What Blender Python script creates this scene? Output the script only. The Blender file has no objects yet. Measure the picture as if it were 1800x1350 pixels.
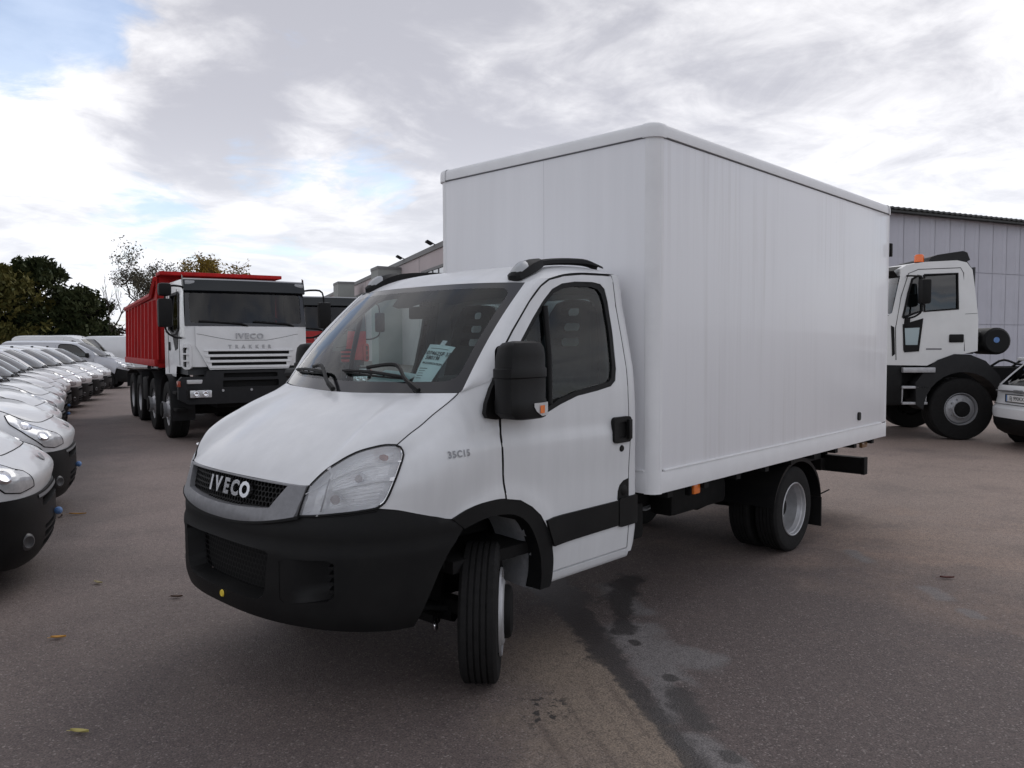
import bpy, bmesh, math, random
from mathutils import Vector, Matrix, geometry
from math import sin, cos, pi, radians, sqrt, atan2
random.seed(7)
SC = bpy.context.scene
COL = SC.collection

# ------------------------------------------------------------------ camera
cam_d = bpy.data.cameras.new("camera"); cam = bpy.data.objects.new("camera", cam_d); COL.objects.link(cam)
CAM = Vector((2.739, 3.627, 1.707)); YAW, PITCH, ROLL = 3.90223817, -0.0509101758, -0.00482659602
_f = Vector((cos(YAW)*cos(PITCH), sin(YAW)*cos(PITCH), sin(PITCH)))
_r0 = Vector((sin(YAW), -cos(YAW), 0)); _u0 = _r0.cross(_f)
_r = _r0*cos(ROLL) + _u0*sin(ROLL); _u = -_r0*sin(ROLL) + _u0*cos(ROLL)
cam.matrix_world = Matrix(((_r.x,_u.x,-_f.x,CAM.x),(_r.y,_u.y,-_f.y,CAM.y),(_r.z,_u.z,-_f.z,CAM.z),(0,0,0,1)))
cam_d.sensor_width = 36; cam_d.lens = 1374.8/1800*36; cam_d.clip_start = .05; cam_d.clip_end = 2000
SC.camera = cam

# ------------------------------------------------------------------ world
SUN_AZ = atan2(-.30, -.95)      # direction towards the sun in the ground plane
SUN_EL = radians(48)
W = bpy.data.worlds.new("World"); SC.world = W; W.use_nodes = True
nt = W.node_tree; nt.nodes.clear()
def wn(t, **k):
    n = nt.nodes.new(t)
    for a, b in k.items(): setattr(n, a, b)
    return n
def wl(a, b): nt.links.new(a, b)
def wmath(op, a, b=None, c=None, clamp=False):
    n = wn('ShaderNodeMath', operation=op, use_clamp=clamp)
    for i, v in enumerate((a, b, c)):
        if v is None: continue
        if isinstance(v, (int, float)): n.inputs[i].default_value = v
        else: wl(v, n.inputs[i])
    return n.outputs[0]
tc = wn('ShaderNodeTexCoord'); sep = wn('ShaderNodeSeparateXYZ'); wl(tc.outputs['Generated'], sep.inputs[0])
zc = wmath('ADD', wmath('MAXIMUM', sep.outputs[2], 0.0), 0.13)
cx = wmath('DIVIDE', sep.outputs[0], zc); cy = wmath('DIVIDE', sep.outputs[1], zc)
comb = wn('ShaderNodeCombineXYZ'); wl(cx, comb.inputs[0]); wl(cy, comb.inputs[1])
def cloud_noise(scale, detail, rough, off, dist=0.0):
    mp = wn('ShaderNodeMapping'); mp.inputs['Location'].default_value = off; wl(comb.outputs[0], mp.inputs['Vector'])
    mp.inputs['Scale'].default_value = (scale, scale, 1)
    n = wn('ShaderNodeTexNoise'); wl(mp.outputs[0], n.inputs['Vector'])
    n.inputs['Scale'].default_value = 1.0; n.inputs['Detail'].default_value = detail
    n.inputs['Roughness'].default_value = rough; n.inputs['Distortion'].default_value = dist
    return n.outputs['Fac']
CL_OFF1 = (3.1, 1.7, 0.0); CL_OFF2 = (8.4, 5.2, 1.0); CL_OFF3 = (1.4, 9.9, 2.0)
big = cloud_noise(.62, 9, .56, CL_OFF1, .25)
shade = cloud_noise(1.35, 9, .58, CL_OFF2, .5)
fine = cloud_noise(3.4, 8, .62, CL_OFF3, .6)
def wramp(v, lo, hi):
    n = wn('ShaderNodeMapRange', interpolation_type='SMOOTHSTEP'); n.inputs['From Min'].default_value = lo; n.inputs['From Max'].default_value = hi
    wl(v, n.inputs['Value']); return n.outputs[0]
def patch(d, deg, amp):      # a loose thinning (or thickening) of the clouds round one direction
    n = wn('ShaderNodeVectorMath', operation='DOT_PRODUCT'); wl(tc.outputs['Generated'], n.inputs[0]); n.inputs[1].default_value = d
    return wmath('MULTIPLY', wramp(n.outputs['Value'], cos(radians(deg)), 1.0), amp)
cbias = big
for d, deg, amp in (((-.245,-.915,.312), 8, -.46), ((-.286,-.942,.175), 5, -.07), ((-.43,-.87,.237), 7, .17), ((-.478,-.85,.224), 3.5, -.16), ((-.582,-.787,.205), 5, -.16), ((-.42,-.89,.185), 6, -.04), ((-.25,-.94,.24), 6, .24), ((-.33,-.92,.21), 6, .10), ((-.96,-.2,.18), 14, .2), ((-.53,-.79,.30), 14, .16), ((-.80,-.5,.33), 22, .18)):
    cbias = wmath('ADD', cbias, patch(d, deg, amp))
cover = wramp(wmath('ADD', cbias, wmath('MULTIPLY', wmath('SUBTRACT', fine, .5), .42)), .36, .50)
cshade = wmath('ADD', wmath('MULTIPLY', shade, .66), wmath('MULTIPLY', fine, .34))
for d, deg, amp in (((-.26,-.933,.25), 7, .14), ((-.54,-.79,.30), 15, -.10), ((-.41,-.88,.24), 8, -.09), ((-.73,-.60,.33), 16, -.05), ((-.39,-.91,.135), 8, .10), ((-.53,-.835,.155), 7, .07), ((-.96,-.21,.17), 10, .05)):
    cshade = wmath('ADD', cshade, patch(d, deg, amp))
dens = wramp(cshade, .36, .66)
sky = wn('ShaderNodeTexSky', sky_type='NISHITA'); sky.sun_disc = False
sky.sun_elevation = SUN_EL; sky.sun_rotation = pi/2 - SUN_AZ; sky.air_density = 1.0; sky.dust_density = 1.2
WS = .10
colmix = wn('ShaderNodeMix', data_type='RGBA')
wl(dens, colmix.inputs['Factor'])
colmix.inputs['A'].default_value = (.455/WS, .46/WS, .515/WS, 1); colmix.inputs['B'].default_value = (.90/WS, .895/WS, .92/WS, 1)
# towards the horizon the cloud deck grows paler
hz = wramp(sep.outputs[2], .0, .30)
hmix = wn('ShaderNodeMix', data_type='RGBA'); wl(hz, hmix.inputs['Factor'])
hmix.inputs['A'].default_value = (.80/WS, .83/WS, .88/WS, 1); wl(colmix.outputs['Result'], hmix.inputs['B'])
hfac = wn('ShaderNodeMix', data_type='RGBA'); hfac.inputs['Factor'].default_value = .6
wl(hmix.outputs['Result'], hfac.inputs['B']); wl(colmix.outputs['Result'], hfac.inputs['A'])
skyg = wn('ShaderNodeMix', data_type='RGBA', blend_type='MULTIPLY'); skyg.inputs['Factor'].default_value = 1
wl(sky.outputs[0], skyg.inputs['A']); skyg.inputs['B'].default_value = (1.15, 1.2, 1.25, 1)
fin = wn('ShaderNodeMix', data_type='RGBA'); wl(wmath('MULTIPLY_ADD', cover, .68, .32), fin.inputs['Factor'])
wl(skyg.outputs['Result'], fin.inputs['A']); wl(hfac.outputs['Result'], fin.inputs['B'])
zen = wn('ShaderNodeMapRange'); wl(sep.outputs[2], zen.inputs['Value']); zen.inputs['From Min'].default_value = .22; zen.inputs['From Max'].default_value = .85; zen.inputs['To Min'].default_value = 1; zen.inputs['To Max'].default_value = .62
zm = wn('ShaderNodeMix', data_type='RGBA', blend_type='MULTIPLY'); zm.inputs['Factor'].default_value = 1
wl(hfac.outputs['Result'], zm.inputs['A']); zcol = wn('ShaderNodeCombineColor'); [wl(zen.outputs[0], zcol.inputs[i]) for i in range(3)]; wl(zcol.outputs[0], zm.inputs['B']); wl(zm.outputs['Result'], fin.inputs['B'])
bg = wn('ShaderNodeBackground'); bg.inputs['Strength'].default_value = WS; wl(fin.outputs['Result'], bg.inputs['Color'])
wo = wn('ShaderNodeOutputWorld'); wl(bg.outputs[0], wo.inputs['Surface'])

sun_d = bpy.data.lights.new("sun", 'SUN'); sun_d.energy = .5; sun_d.angle = radians(40); sun_d.color = (1, .97, .93)
sun = bpy.data.objects.new("sun", sun_d); COL.objects.link(sun)
sd = Vector((cos(SUN_AZ)*cos(SUN_EL), sin(SUN_AZ)*cos(SUN_EL), sin(SUN_EL)))
sun.rotation_euler = sd.to_track_quat('Z', 'Y').to_euler(); sun.location = (0, 0, 30)

SC.render.engine = 'CYCLES'
vs = SC.view_settings; vs.view_transform = 'Standard'; vs.look = 'None'; vs.exposure = 0.42; vs.gamma = 1; vs.use_curve_mapping = False
SC.cycles.use_denoising = True
SC.cycles.max_bounces = 8; SC.cycles.transparent_max_bounces = 16

# ------------------------------------------------------------------ materials
MATS = {}
def nmat(name):
    m = bpy.data.materials.new(name); m.use_nodes = True
    return m, m.node_tree, m.node_tree.nodes['Principled BSDF']
def mat(name, col, rough=.5, metal=0.0, coat=0.0, var=0.0, vscale=6.0, bump=0.0, bscale=60.0, spec=.5, stretch=(1,1,1), col2=None):
    if name in MATS: return MATS[name]
    m, t, b = nmat(name); MATS[name] = m
    b.inputs['Base Color'].default_value = (*col, 1); b.inputs['Roughness'].default_value = rough
    b.inputs['Metallic'].default_value = metal; b.inputs['Coat Weight'].default_value = coat
    b.inputs['Coat Roughness'].default_value = .08; b.inputs['Specular IOR Level'].default_value = spec
    tcn = t.nodes.new('ShaderNodeTexCoord'); mp = t.nodes.new('ShaderNodeMapping'); mp.inputs['Scale'].default_value = stretch
    t.links.new(tcn.outputs['Object'], mp.inputs['Vector'])
    if var > 0 or col2:
        n = t.nodes.new('ShaderNodeTexNoise'); n.inputs['Scale'].default_value = vscale; n.inputs['Detail'].default_value = 6
        n.inputs['Roughness'].default_value = .62
        t.links.new(mp.outputs[0], n.inputs['Vector'])
        mr = t.nodes.new('ShaderNodeMapRange'); mr.inputs['From Min'].default_value = .35; mr.inputs['From Max'].default_value = .68
        t.links.new(n.outputs['Fac'], mr.inputs['Value'])
        mx = t.nodes.new('ShaderNodeMix'); mx.data_type = 'RGBA'
        c2 = col2 or tuple(c*(1-var) for c in col)
        mx.inputs['A'].default_value = (*col, 1); mx.inputs['B'].default_value = (*c2, 1)
        t.links.new(mr.outputs[0], mx.inputs['Factor']); t.links.new(mx.outputs['Result'], b.inputs['Base Color'])
        r2 = t.nodes.new('ShaderNodeMapRange'); r2.inputs['To Min'].default_value = rough; r2.inputs['To Max'].default_value = min(1, rough+.12)
        t.links.new(n.outputs['Fac'], r2.inputs['Value']); t.links.new(r2.outputs[0], b.inputs['Roughness'])
    if bump > 0:
        n2 = t.nodes.new('ShaderNodeTexNoise'); n2.inputs['Scale'].default_value = bscale; n2.inputs['Detail'].default_value = 4
        t.links.new(mp.outputs[0], n2.inputs['Vector'])
        bp = t.nodes.new('ShaderNodeBump'); bp.inputs['Strength'].default_value = bump; bp.inputs['Distance'].default_value = .01
        t.links.new(n2.outputs['Fac'], bp.inputs['Height']); t.links.new(bp.outputs[0], b.inputs['Normal'])
    return m
def glass(name, tint, rough=.02, ior=1.45, dim=1.0):
    m, t, b = nmat(name); t.nodes.remove(b); MATS[name] = m
    out = t.nodes['Material Output']
    tr = t.nodes.new('ShaderNodeBsdfTransparent'); tr.inputs['Color'].default_value = (*[c*dim for c in tint], 1)
    gl = t.nodes.new('ShaderNodeBsdfGlossy'); gl.inputs['Roughness'].default_value = rough; gl.inputs['Color'].default_value = (1,1,1,1)
    fr = t.nodes.new('ShaderNodeFresnel'); fr.inputs['IOR'].default_value = ior
    mx = t.nodes.new('ShaderNodeMixShader')
    t.links.new(fr.outputs[0], mx.inputs[0]); t.links.new(tr.outputs[0], mx.inputs[1]); t.links.new(gl.outputs[0], mx.inputs[2])
    t.links.new(mx.outputs[0], out.inputs['Surface'])
    return m
M_WHITE = mat('white_paint', (.70,.705,.715), .34, coat=.25, var=.075, vscale=9, spec=.4, stretch=(1,1,.12))
M_WHITE2 = mat('white_van_paint', (.76,.77,.78), .3, coat=.5, var=.06, vscale=2)
M_BOX = mat('box_panel_white', (.80,.80,.815), .38, coat=.15, var=.09, vscale=9, stretch=(1,1,.06))
M_TRIM = mat('box_trim_white', (.80,.80,.81), .4, var=.06, vscale=5)
M_BLACK = mat('black_plastic', (.0042,.0042,.0046), .48, spec=.22, var=.3, col2=(.0085,.0082,.0080), vscale=5, bump=.12, bscale=500)
M_BLACKG = mat('black_gloss', (.012,.012,.015), .12, coat=.4)
M_RUBBER = mat('rubber', (.012,.0115,.0115), .75, spec=.25, var=.3, vscale=20, bump=.2, bscale=180)
M_DARK = mat('dark_metal', (.008,.0075,.0075), .7, spec=.25, var=.4, vscale=9)
M_VOID = mat('void_black', (.004,.004,.004), .9)
M_SILVER = mat('silver_paint', (.44,.44,.45), .38, metal=.6, var=.15, vscale=20)
M_GRILLE = mat('grille_silver', (.22,.22,.23), .42, metal=.35, var=.15, vscale=40)
M_CHROME = mat('chrome', (.8,.8,.82), .18, metal=1)
M_STEEL = mat('wheel_steel', (.48,.48,.49), .42, metal=.55, var=.2, vscale=12)
M_ORANGE = mat('amber_lens', (.85,.20,.03), .25, coat=.5)
M_RED = mat('red_paint', (.44,.014,.014), .4, coat=.15, spec=.3, var=.25, vscale=4)
M_REDD = mat('red_tipper', (.42,.012,.012), .5, spec=.2, var=.35, vscale=6, stretch=(1,1,.2))
M_GREY = mat('grey_plastic', (.17,.17,.175), .55, var=.15)
M_LINER = mat('grey_liner', (.27,.27,.28), .9, var=.2, vscale=30, bump=.3, bscale=90)
M_SEAT = mat('seat_fabric', (.022,.022,.026), .85, var=.3, vscale=30)
M_DASH = mat('dash_plastic', (.045,.047,.05), .6)
M_CABIN = mat('cabin_lining', (.24,.24,.245), .8)
M_PAPER = mat('paper_cyan', (.74,.82,.82), .6)
M_PAPERW = mat('paper_green', (.66,.80,.70), .6)
M_INK = mat('ink', (.02,.025,.03), .6)
M_LENSIN = mat('headlight_reflector', (.94,.94,.95), .3, metal=.12, bump=.4, bscale=26, stretch=(.15,.15,5))
M_BLUE = mat('blue_cap', (.05,.14,.38), .4, col2=(.16,.28,.50), vscale=9)
M_YELLOW = mat('yellow_plug', (.75,.55,.05), .5)
G_WS = glass('windscreen_glass', (.74,.86,.86), .015, 1.42, .95)
G_SIDE = glass('side_glass', (.80,.92,.91), .015, 1.33, .97)
G_LENS = glass('lens_glass', (.96,.97,.98), .05, 1.45)
def milk(m, f):      # a little diffuse white in the lens
    t = m.node_tree; out = t.nodes['Material Output']; src = out.inputs['Surface'].links[0].from_socket
    d = t.nodes.new('ShaderNodeBsdfDiffuse'); d.inputs['Color'].default_value = (.9,.9,.92,1); mx = t.nodes.new('ShaderNodeMixShader'); mx.inputs[0].default_value = f
    t.links.new(src, mx.inputs[1]); t.links.new(d.outputs[0], mx.inputs[2]); t.links.new(mx.outputs[0], out.inputs['Surface'])
milk(G_LENS, .20)
G_VAN = glass('van_glass', (.16,.20,.21), .02, 1.7)
G_TRUCK = glass('truck_glass', (.25,.30,.31), .03, 1.5)
# ------------------------------------------------------------------ geometry helpers
def setp(o, label=None, cat=None, group=None, kind=None):
    if label: o['label'] = label
    if cat: o['category'] = cat
    if group: o['group'] = group
    if kind: o['kind'] = kind
    return o
def thing(name, label, cat, loc=(0,0,0), rz=0.0, group=None):
    o = bpy.data.objects.new(name, None); COL.objects.link(o); o.location = loc; o.rotation_euler = (0,0,rz)
    o.empty_display_size = .2
    return setp(o, label, cat, group)
def copy_tree(o, parent=None):
    c = o.copy(); COL.objects.link(c); c.parent = parent
    for ch in list(o.children): copy_tree(ch, c)
    return c
def spline(pts, n, closed=False):
    P = [Vector(p) for p in pts]; out = []
    m = len(P); segs = m if closed else m-1
    # cumulative chord lengths -> even sampling
    L = [0.0]
    for i in range(segs): L.append(L[-1] + (P[(i+1) % m]-P[i]).length)
    tot = L[-1]; cnt = n if closed else n-1
    for k in range(n):
        d = tot*k/cnt
        i = 0
        while i < segs-1 and L[i+1] < d: i += 1
        t = (d-L[i])/max(1e-9, L[i+1]-L[i])
        p1, p2 = P[i], P[(i+1) % m]
        p0 = P[i-1] if (i > 0 or closed) else p1*2-p2
        p3 = P[(i+2) % m] if (i+2 < m or closed) else p2*2-p1
        a, b = (p2-p0)*.5, (p3-p1)*.5
        s1 = (p2-p1).length
        for v, q in ((a, 0), (b, 1)):
            pass
        if a.length > s1: a = a*(s1/a.length)
        if b.length > s1: b = b*(s1/b.length)
        h = t*t*(3-2*t)
        out.append(p1*(2*t**3-3*t*t+1) + a*(t**3-2*t*t+t) + p2*(-2*t**3+3*t*t) + b*(t**3-t*t))
    return out
def rrect(x0, z0, x1, z1, r, n=4):
    pts = []
    for cx_, cz_, a0 in ((x1-r, z1-r, 0), (x0+r, z1-r, 90), (x0+r, z0+r, 180), (x1-r, z0+r, 270)):
        for i in range(n+1):
            a = radians(a0+90*i/n); pts.append((cx_+r*cos(a), cz_+r*sin(a)))
    return pts
def pip(p, poly):
    x, y = p; c = False; j = len(poly)-1
    for i in range(len(poly)):
        xi, yi = poly[i]; xj, yj = poly[j]
        if (yi > y) != (yj > y) and x < (xj-xi)*(y-yi)/(yj-yi)+xi: c = not c
        j = i
    return c
def resample(poly, step):
    out = []
    m = len(poly)
    for i in range(m):
        a, b = poly[i], poly[(i+1) % m]; d = math.hypot(b[0]-a[0], b[1]-a[1]); k = max(1, int(d/step+.5))
        for j in range(k): out.append((a[0]+(b[0]-a[0])*j/k, a[1]+(b[1]-a[1])*j/k))
    return out
class MB:
    def __init__(s, mirror=False): s.v = []; s.f = []; s.m = mirror
    def add(s, vs_, fs, M=None):
        o = len(s.v)
        for p in vs_:
            p = Vector(p)
            if M is not None: p = M @ p
            s.v.append((p.x, -p.y if s.m else p.y, p.z))
        for f in fs:
            f = [i+o for i in f]
            s.f.append(f[::-1] if s.m else f)
        return s
    def build(s, name, material, parent=None, angle=32, smooth=True, label=None, kind=None):
        me = bpy.data.meshes.new(name); me.from_pydata(s.v, [], s.f); me.update()
        if smooth:
            me.polygons.foreach_set('use_smooth', [True]*len(me.polygons)); me.set_sharp_from_angle(angle=radians(angle))
        me.materials.append(material)
        o = bpy.data.objects.new(name, me); COL.objects.link(o); o.parent = parent
        if label: o['label'] = label
        if kind: o['kind'] = kind
        return o
    def grid(s, P, flip=False, cu=False):
        nu, nv = len(P), len(P[0]); fs = []
        for i in range(nu if cu else nu-1):
            for j in range(nv-1):
                a, b, c, d = i*nv+j, ((i+1) % nu)*nv+j, ((i+1) % nu)*nv+j+1, i*nv+j+1
                fs.append((a, d, c, b) if flip else (a, b, c, d))
        return s.add([p for r in P for p in r], fs)
    def coons(s, c0, c1, d0, d1, bulge=None, flip=False):
        """c0,c1: bottom/top curves over u; d0,d1: left/right curves over v"""
        nu, nv = len(c0), len(d0); P = []
        for i in range(nu):
            u = i/(nu-1); row = []
            for j in range(nv):
                v = j/(nv-1)
                p = c0[i]*(1-v)+c1[i]*v + d0[j]*(1-u)+d1[j]*u - (c0[0]*(1-u)*(1-v)+c0[-1]*u*(1-v)+c1[0]*(1-u)*v+c1[-1]*u*v)
                if bulge: p = p + bulge(u, v)
                row.append(p)
            P.append(row)
        return s.grid(P, flip)
    def box(s, a, b, bev=0.0, M=None, seg=2):
        bm = bmesh.new(); bmesh.ops.create_cube(bm, size=1)
        for v in bm.verts:
            v.co = Vector([(a[i]+b[i])/2 + v.co[i]*(b[i]-a[i]) for i in range(3)])
        if bev > 0: bmesh.ops.bevel(bm, geom=bm.edges[:], offset=bev, segments=seg, profile=.6, affect='EDGES')
        return s._bm(bm, M)
    def _bm(s, bm, M=None):
        bm.verts.index_update()
        r = s.add([v.co.copy() for v in bm.verts], [[v.index for v in f.verts] for f in bm.faces], M); bm.free(); return r
    def tube(s, pts, r, n=8, caps=True):
        P = [Vector(p) for p in pts]; rows = []
        rr = r if isinstance(r, (list, tuple)) else [r]*len(P)
        up = None
        for i, p in enumerate(P):
            t = (P[min(i+1, len(P)-1)]-P[max(i-1, 0)]).normalized()
            if up is None: up = t.orthogonal().normalized()
            x = (up - t*up.dot(t)); x = x.normalized() if x.length > 1e-6 else t.orthogonal().normalized()
            up = x; y = t.cross(x)
            rows.append([p + x*cos(2*pi*k/n)*rr[i] + y*sin(2*pi*k/n)*rr[i] for k in range(n)])
        fs = []
        for i in range(len(P)-1):
            for k in range(n): fs.append((i*n+k, i*n+(k+1) % n, (i+1)*n+(k+1) % n, (i+1)*n+k))
        if caps: fs.append(tuple(range(n-1, -1, -1))); fs.append(tuple((len(P)-1)*n+k for k in range(n)))
        return s.add([p for r_ in rows for p in r_], fs)
    def lathe(s, prof, n=32, M=None, closed=False, axis='Y'):
        """prof: list of (r, h) turned about the axis"""
        vs_ = []; m = len(prof)
        for i in range(n):
            a = 2*pi*i/n
            for r, h in prof: vs_.append((r*cos(a), h, r*sin(a)) if axis == 'Y' else (r*cos(a), r*sin(a), h) if axis == 'Z' else (h, r*cos(a), r*sin(a)))
        fs = []
        for i in range(n):
            for j in range(m if closed else m-1):
                q = (i*m+j, ((i+1) % n)*m+j, ((i+1) % n)*m+(j+1) % m, i*m+(j+1) % m)
                fs.append(q if axis == 'Y' else q[::-1])
        return s.add(vs_, fs, M)
    def poly(s, outline, f, holes=(), res=.05, g=None, flip=False, back=False):
        """fill a 2D outline (with holes), map each point by f; g gives the inner copy of the rim (thickness)"""
        loops = [resample(outline, res)] + [resample(h, res) for h in holes]
        verts = []; edges = []; bd = []
        for lp in loops:
            o = len(verts); verts += lp; m = len(lp)
            e = [(o+i, o+(i+1) % m) for i in range(m)]; edges += e; bd.append(e)
        xs = [p[0] for p in loops[0]]; zs = [p[1] for p in loops[0]]
        nx = int((max(xs)-min(xs))/res)+1; nz = int((max(zs)-min(zs))/res)+1
        for i in range(1, nx):
            for j in range(1, nz):
                p = (min(xs)+(max(xs)-min(xs))*(i+.5*(j % 2))/nx, min(zs)+(max(zs)-min(zs))*j/nz)
                if pip(p, loops[0]) and not any(pip(p, h) for h in loops[1:]):
                    if min(math.hypot(p[0]-q[0], p[1]-q[1]) for lp in loops for q in lp) > res*.45: verts.append(p)
        r = geometry.delaunay_2d_cdt([Vector(p) for p in verts], edges, [], 0, 1e-6)
        V, F = r[0], r[2]
        tri = []
        for t in F:
            c = ((V[t[0]][0]+V[t[1]][0]+V[t[2]][0])/3, (V[t[0]][1]+V[t[1]][1]+V[t[2]][1])/3)
            if pip(c, loops[0]) and not any(pip(c, h) for h in loops[1:]): tri.append(tuple(t)[::-1] if flip else tuple(t))
        pts = [f(p[0], p[1]) for p in V]
        s.add(pts, tri)
        if g:
            if back: s.add([g(p[0], p[1]) for p in V], [t[::-1] for t in tri])
            # rim from the boundary edges of the triangles
            cnt = {}
            for t in tri:
                for i in range(3):
                    a, b = t[i], t[(i+1) % 3]; cnt[(a, b)] = cnt.get((a, b), 0)+1
            for (a, b) in list(cnt):
                if (b, a) not in cnt:
                    pa, pb = V[a], V[b]
                    s.add([f(*pa), f(*pb), g(*pb), g(*pa)], [(1, 0, 3, 2)])
        return s
def text_mesh(body, size, ext=.0, bold=0.0, align='CENTER', space=1.0):
    cu = bpy.data.curves.new('t', 'FONT'); cu.body = body; cu.size = size; cu.extrude = ext; cu.offset = bold; cu.align_x = align; cu.align_y = 'CENTER'
    cu.space_character = space; cu.resolution_u = 3
    o = bpy.data.objects.new('t', cu); COL.objects.link(o)
    dg = bpy.context.evaluated_depsgraph_get(); dg.update()
    me = bpy.data.meshes.new_from_object(o.evaluated_get(dg))
    vs_ = [v.co.copy() for v in me.vertices]; fs = [tuple(p.vertices) for p in me.polygons]
    bpy.data.objects.remove(o); bpy.data.curves.remove(cu); bpy.data.meshes.remove(me)
    return vs_, fs
def frame(o, x, y):
    """matrix with origin o, x along x, y towards y"""
    x = Vector(x).normalized(); z = x.cross(Vector(y)).normalized(); y = z.cross(x)
    return Matrix(((x.x,y.x,z.x,o[0]),(x.y,y.y,z.y,o[1]),(x.z,y.z,z.z,o[2]),(0,0,0,1)))
def V3(*a): return Vector(a)
def lerp(x, xs, ys):
    if x <= xs[0]: return ys[0]
    for i in range(1, len(xs)):
        if x <= xs[i]: return ys[i-1]+(ys[i]-ys[i-1])*(x-xs[i-1])/(xs[i]-xs[i-1])
    return ys[-1]
def tyre_profile(R, w, rb, grooves=4, gd=.008):
    h = w/2; p = [(rb, -h*.78), (rb+.012, -h*.92), (rb+(R-rb)*.5, -h*1.03), (R-.022, -h*.97), (R-.006, -h*.86)]
    tw = h*.80; xs = [-tw+2*tw*(i+1)/(grooves+1) for i in range(grooves)]; gw = w*.026
    p.append((R, -tw))
    for x in xs: p += [(R+.001, x-gw), (R-gd, x-gw*.7), (R-gd, x+gw*.7), (R+.001, x+gw)]
    p.append((R, tw))
    return p + [(R-.006, h*.86), (R-.022, h*.97), (R-(R-rb)*.5, h*1.03), (rb+.012, h*.92), (rb, h*.78)]
# ------------------------------------------------------------------ the box truck (front axle above the origin, front towards +x, its left side at +y)
TRUCK = thing('box_truck', 'white box truck with black bumper and plain white cargo box, large in the foreground', 'truck')
PZ = [.42, .6, 1.3, 1.45, 1.556, 1.736, 1.93, 2.08, 2.14]; PY = [.908, .925, .925, .918, .908, .872, .829, .808, .785]
def Yd(z): return lerp(z, PZ, PY)
def sst(a, b, x):
    t = max(0, min(1, (x-a)/(b-a))); return t*t*(3-2*t)
def relief(x, z):
    """pressed lines of the side: a crease that opens towards the door and a lip round the wheel arch"""
    top = 1.258 + (.012*x if x < 0 else 0)
    k = (1-sst(.12, .50, x))
    d = .012*sst(top, top-.065+.03*max(0, x), z)*k if False else .012*(1-sst(top-.062, top, z))*sst(.92, 1.16, z)*k
    r = sqrt((x+.02)**2+(z-.53)**2)-.415
    if z > .62: d += .013*math.exp(-(max(0, r)/.055)**2)
    return d
def door_surf(x, z): return V3(x, Yd(z)+.004+relief(x, z), z)
def Wp(u, v, off=0.0):
    a = abs(u)
    B = V3(.285-.15*a**2.2, .812*u, 1.455+.02*a*a); T = V3(-.285-.11*a**2.5, .748*u, 2.05-.012*a**3)
    p = B+(T-B)*v+V3(.76, 0, .65)*(.022*sin(pi*max(0, min(1, v)))+off); return p
def planx(y, xf, n=2.5, b=.925, xc=.3):
    return xc+(xf-xc)*max(0, 1-(abs(y)/b)**n)**(1/n)
def plan_s(s, xf, b, n=2.5, xc=.3):
    """point of the plan curve: s=0 front centre, s=1 end of the corner, beyond 1 straight back"""
    sg = -1 if s < 0 else 1; a = abs(s)
    if a <= 1:
        t = a*pi/2; return (xc+(xf-xc)*abs(cos(t))**(2/n), sg*b*abs(sin(t))**(2/n))
    return (xc-(a-1)*.8, sg*b)

HOODFRONT = spline([(.945,0,1.09),(.93,.25,1.088),(.883,.476,1.08),(.851,.582,1.082),(.826,.612,1.121),(.799,.64,1.154),(.767,.668,1.181),(.732,.698,1.208),(.692,.728,1.23),(.649,.754,1.243),(.589,.78,1.253),(.534,.8,1.249)], 40)
HOODLINE = spline([(.534,.8,1.249),(.464,.808,1.295),(.399,.812,1.33),(.328,.812,1.373),(.216,.808,1.431),(.152,.803,1.469)], 20)
HEADTOP = spline([(.851,.582,1.082),(.826,.612,1.121),(.799,.64,1.154),(.767,.668,1.181),(.732,.698,1.208),(.692,.728,1.23),(.649,.754,1.243),(.589,.78,1.253),(.534,.8,1.249)], 24)
HEADOUT = spline([(.676,.835,.986),(.640,.85,1.013),(.606,.86,1.078),(.555,.85,1.16),(.519,.83,1.211),(.523,.815,1.241),(.534,.8,1.249)], 18)   # bottom -> apex
HEADBOT = spline([(.894,.554,.944),(.849,.644,.953),(.773,.75,.968),(.718,.8,.977),(.676,.835,.986)], 24)   # inner -> outer
HEADIN = spline([(.894,.554,.944),(.878,.566,1.01),(.851,.582,1.082)], 18)
FENBOT = spline([(.676,.835,.986),(.59,.878,.971),(.486,.91,.94),(.31,.925,.893),(.237,.925,.921),(.143,.925,.94),(.026,.925,.945),(-.030,.925,.940)], 36)
FENTOP = spline([(.534,.8,1.249),(.464,.808,1.295),(.399,.812,1.33),(.328,.812,1.373),(.216,.808,1.431),(.152,.803,1.469),(.074,.84,1.498),(.016,.90,1.535)], 36)
FENREAR = spline([(-.030,.925,.940),(-.014,.925,1.06),(-.006,.925,1.186),(-.004,.921,1.384),(.016,.90,1.535)], 22)

# --- hood
m = MB()
half = spline([(.285,0,1.452),(.27,.3,1.455),(.225,.6,1.462),(.152,.803,1.467)], 40)
cen = spline([(.945,0,1.09),(.90,0,1.145),(.80,0,1.212),(.63,0,1.301),(.45,0,1.382),(.285,0,1.452)], 20)
def hbulge(u, v):
    return V3(.25, 0, 1)*(.016*sin(pi*v)*sin(pi*u)**1.0) + V3(.3,0,1)*.012*math.exp(-((u-.72+.12*v)/.07)**2)*sin(pi*v)
P = []
mm = MB(); mm.coons(HOODFRONT, half, cen, HOODLINE, hbulge); nv = 20
rows = [mm.v[i*nv:(i+1)*nv] for i in range(40)]
full = [[(x, -y, z) for x, y, z in r] for r in rows[:0:-1]] + [list(r) for r in rows]
m.grid(full)
hood = m.build('hood', M_WHITE, TRUCK, angle=60)

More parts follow.
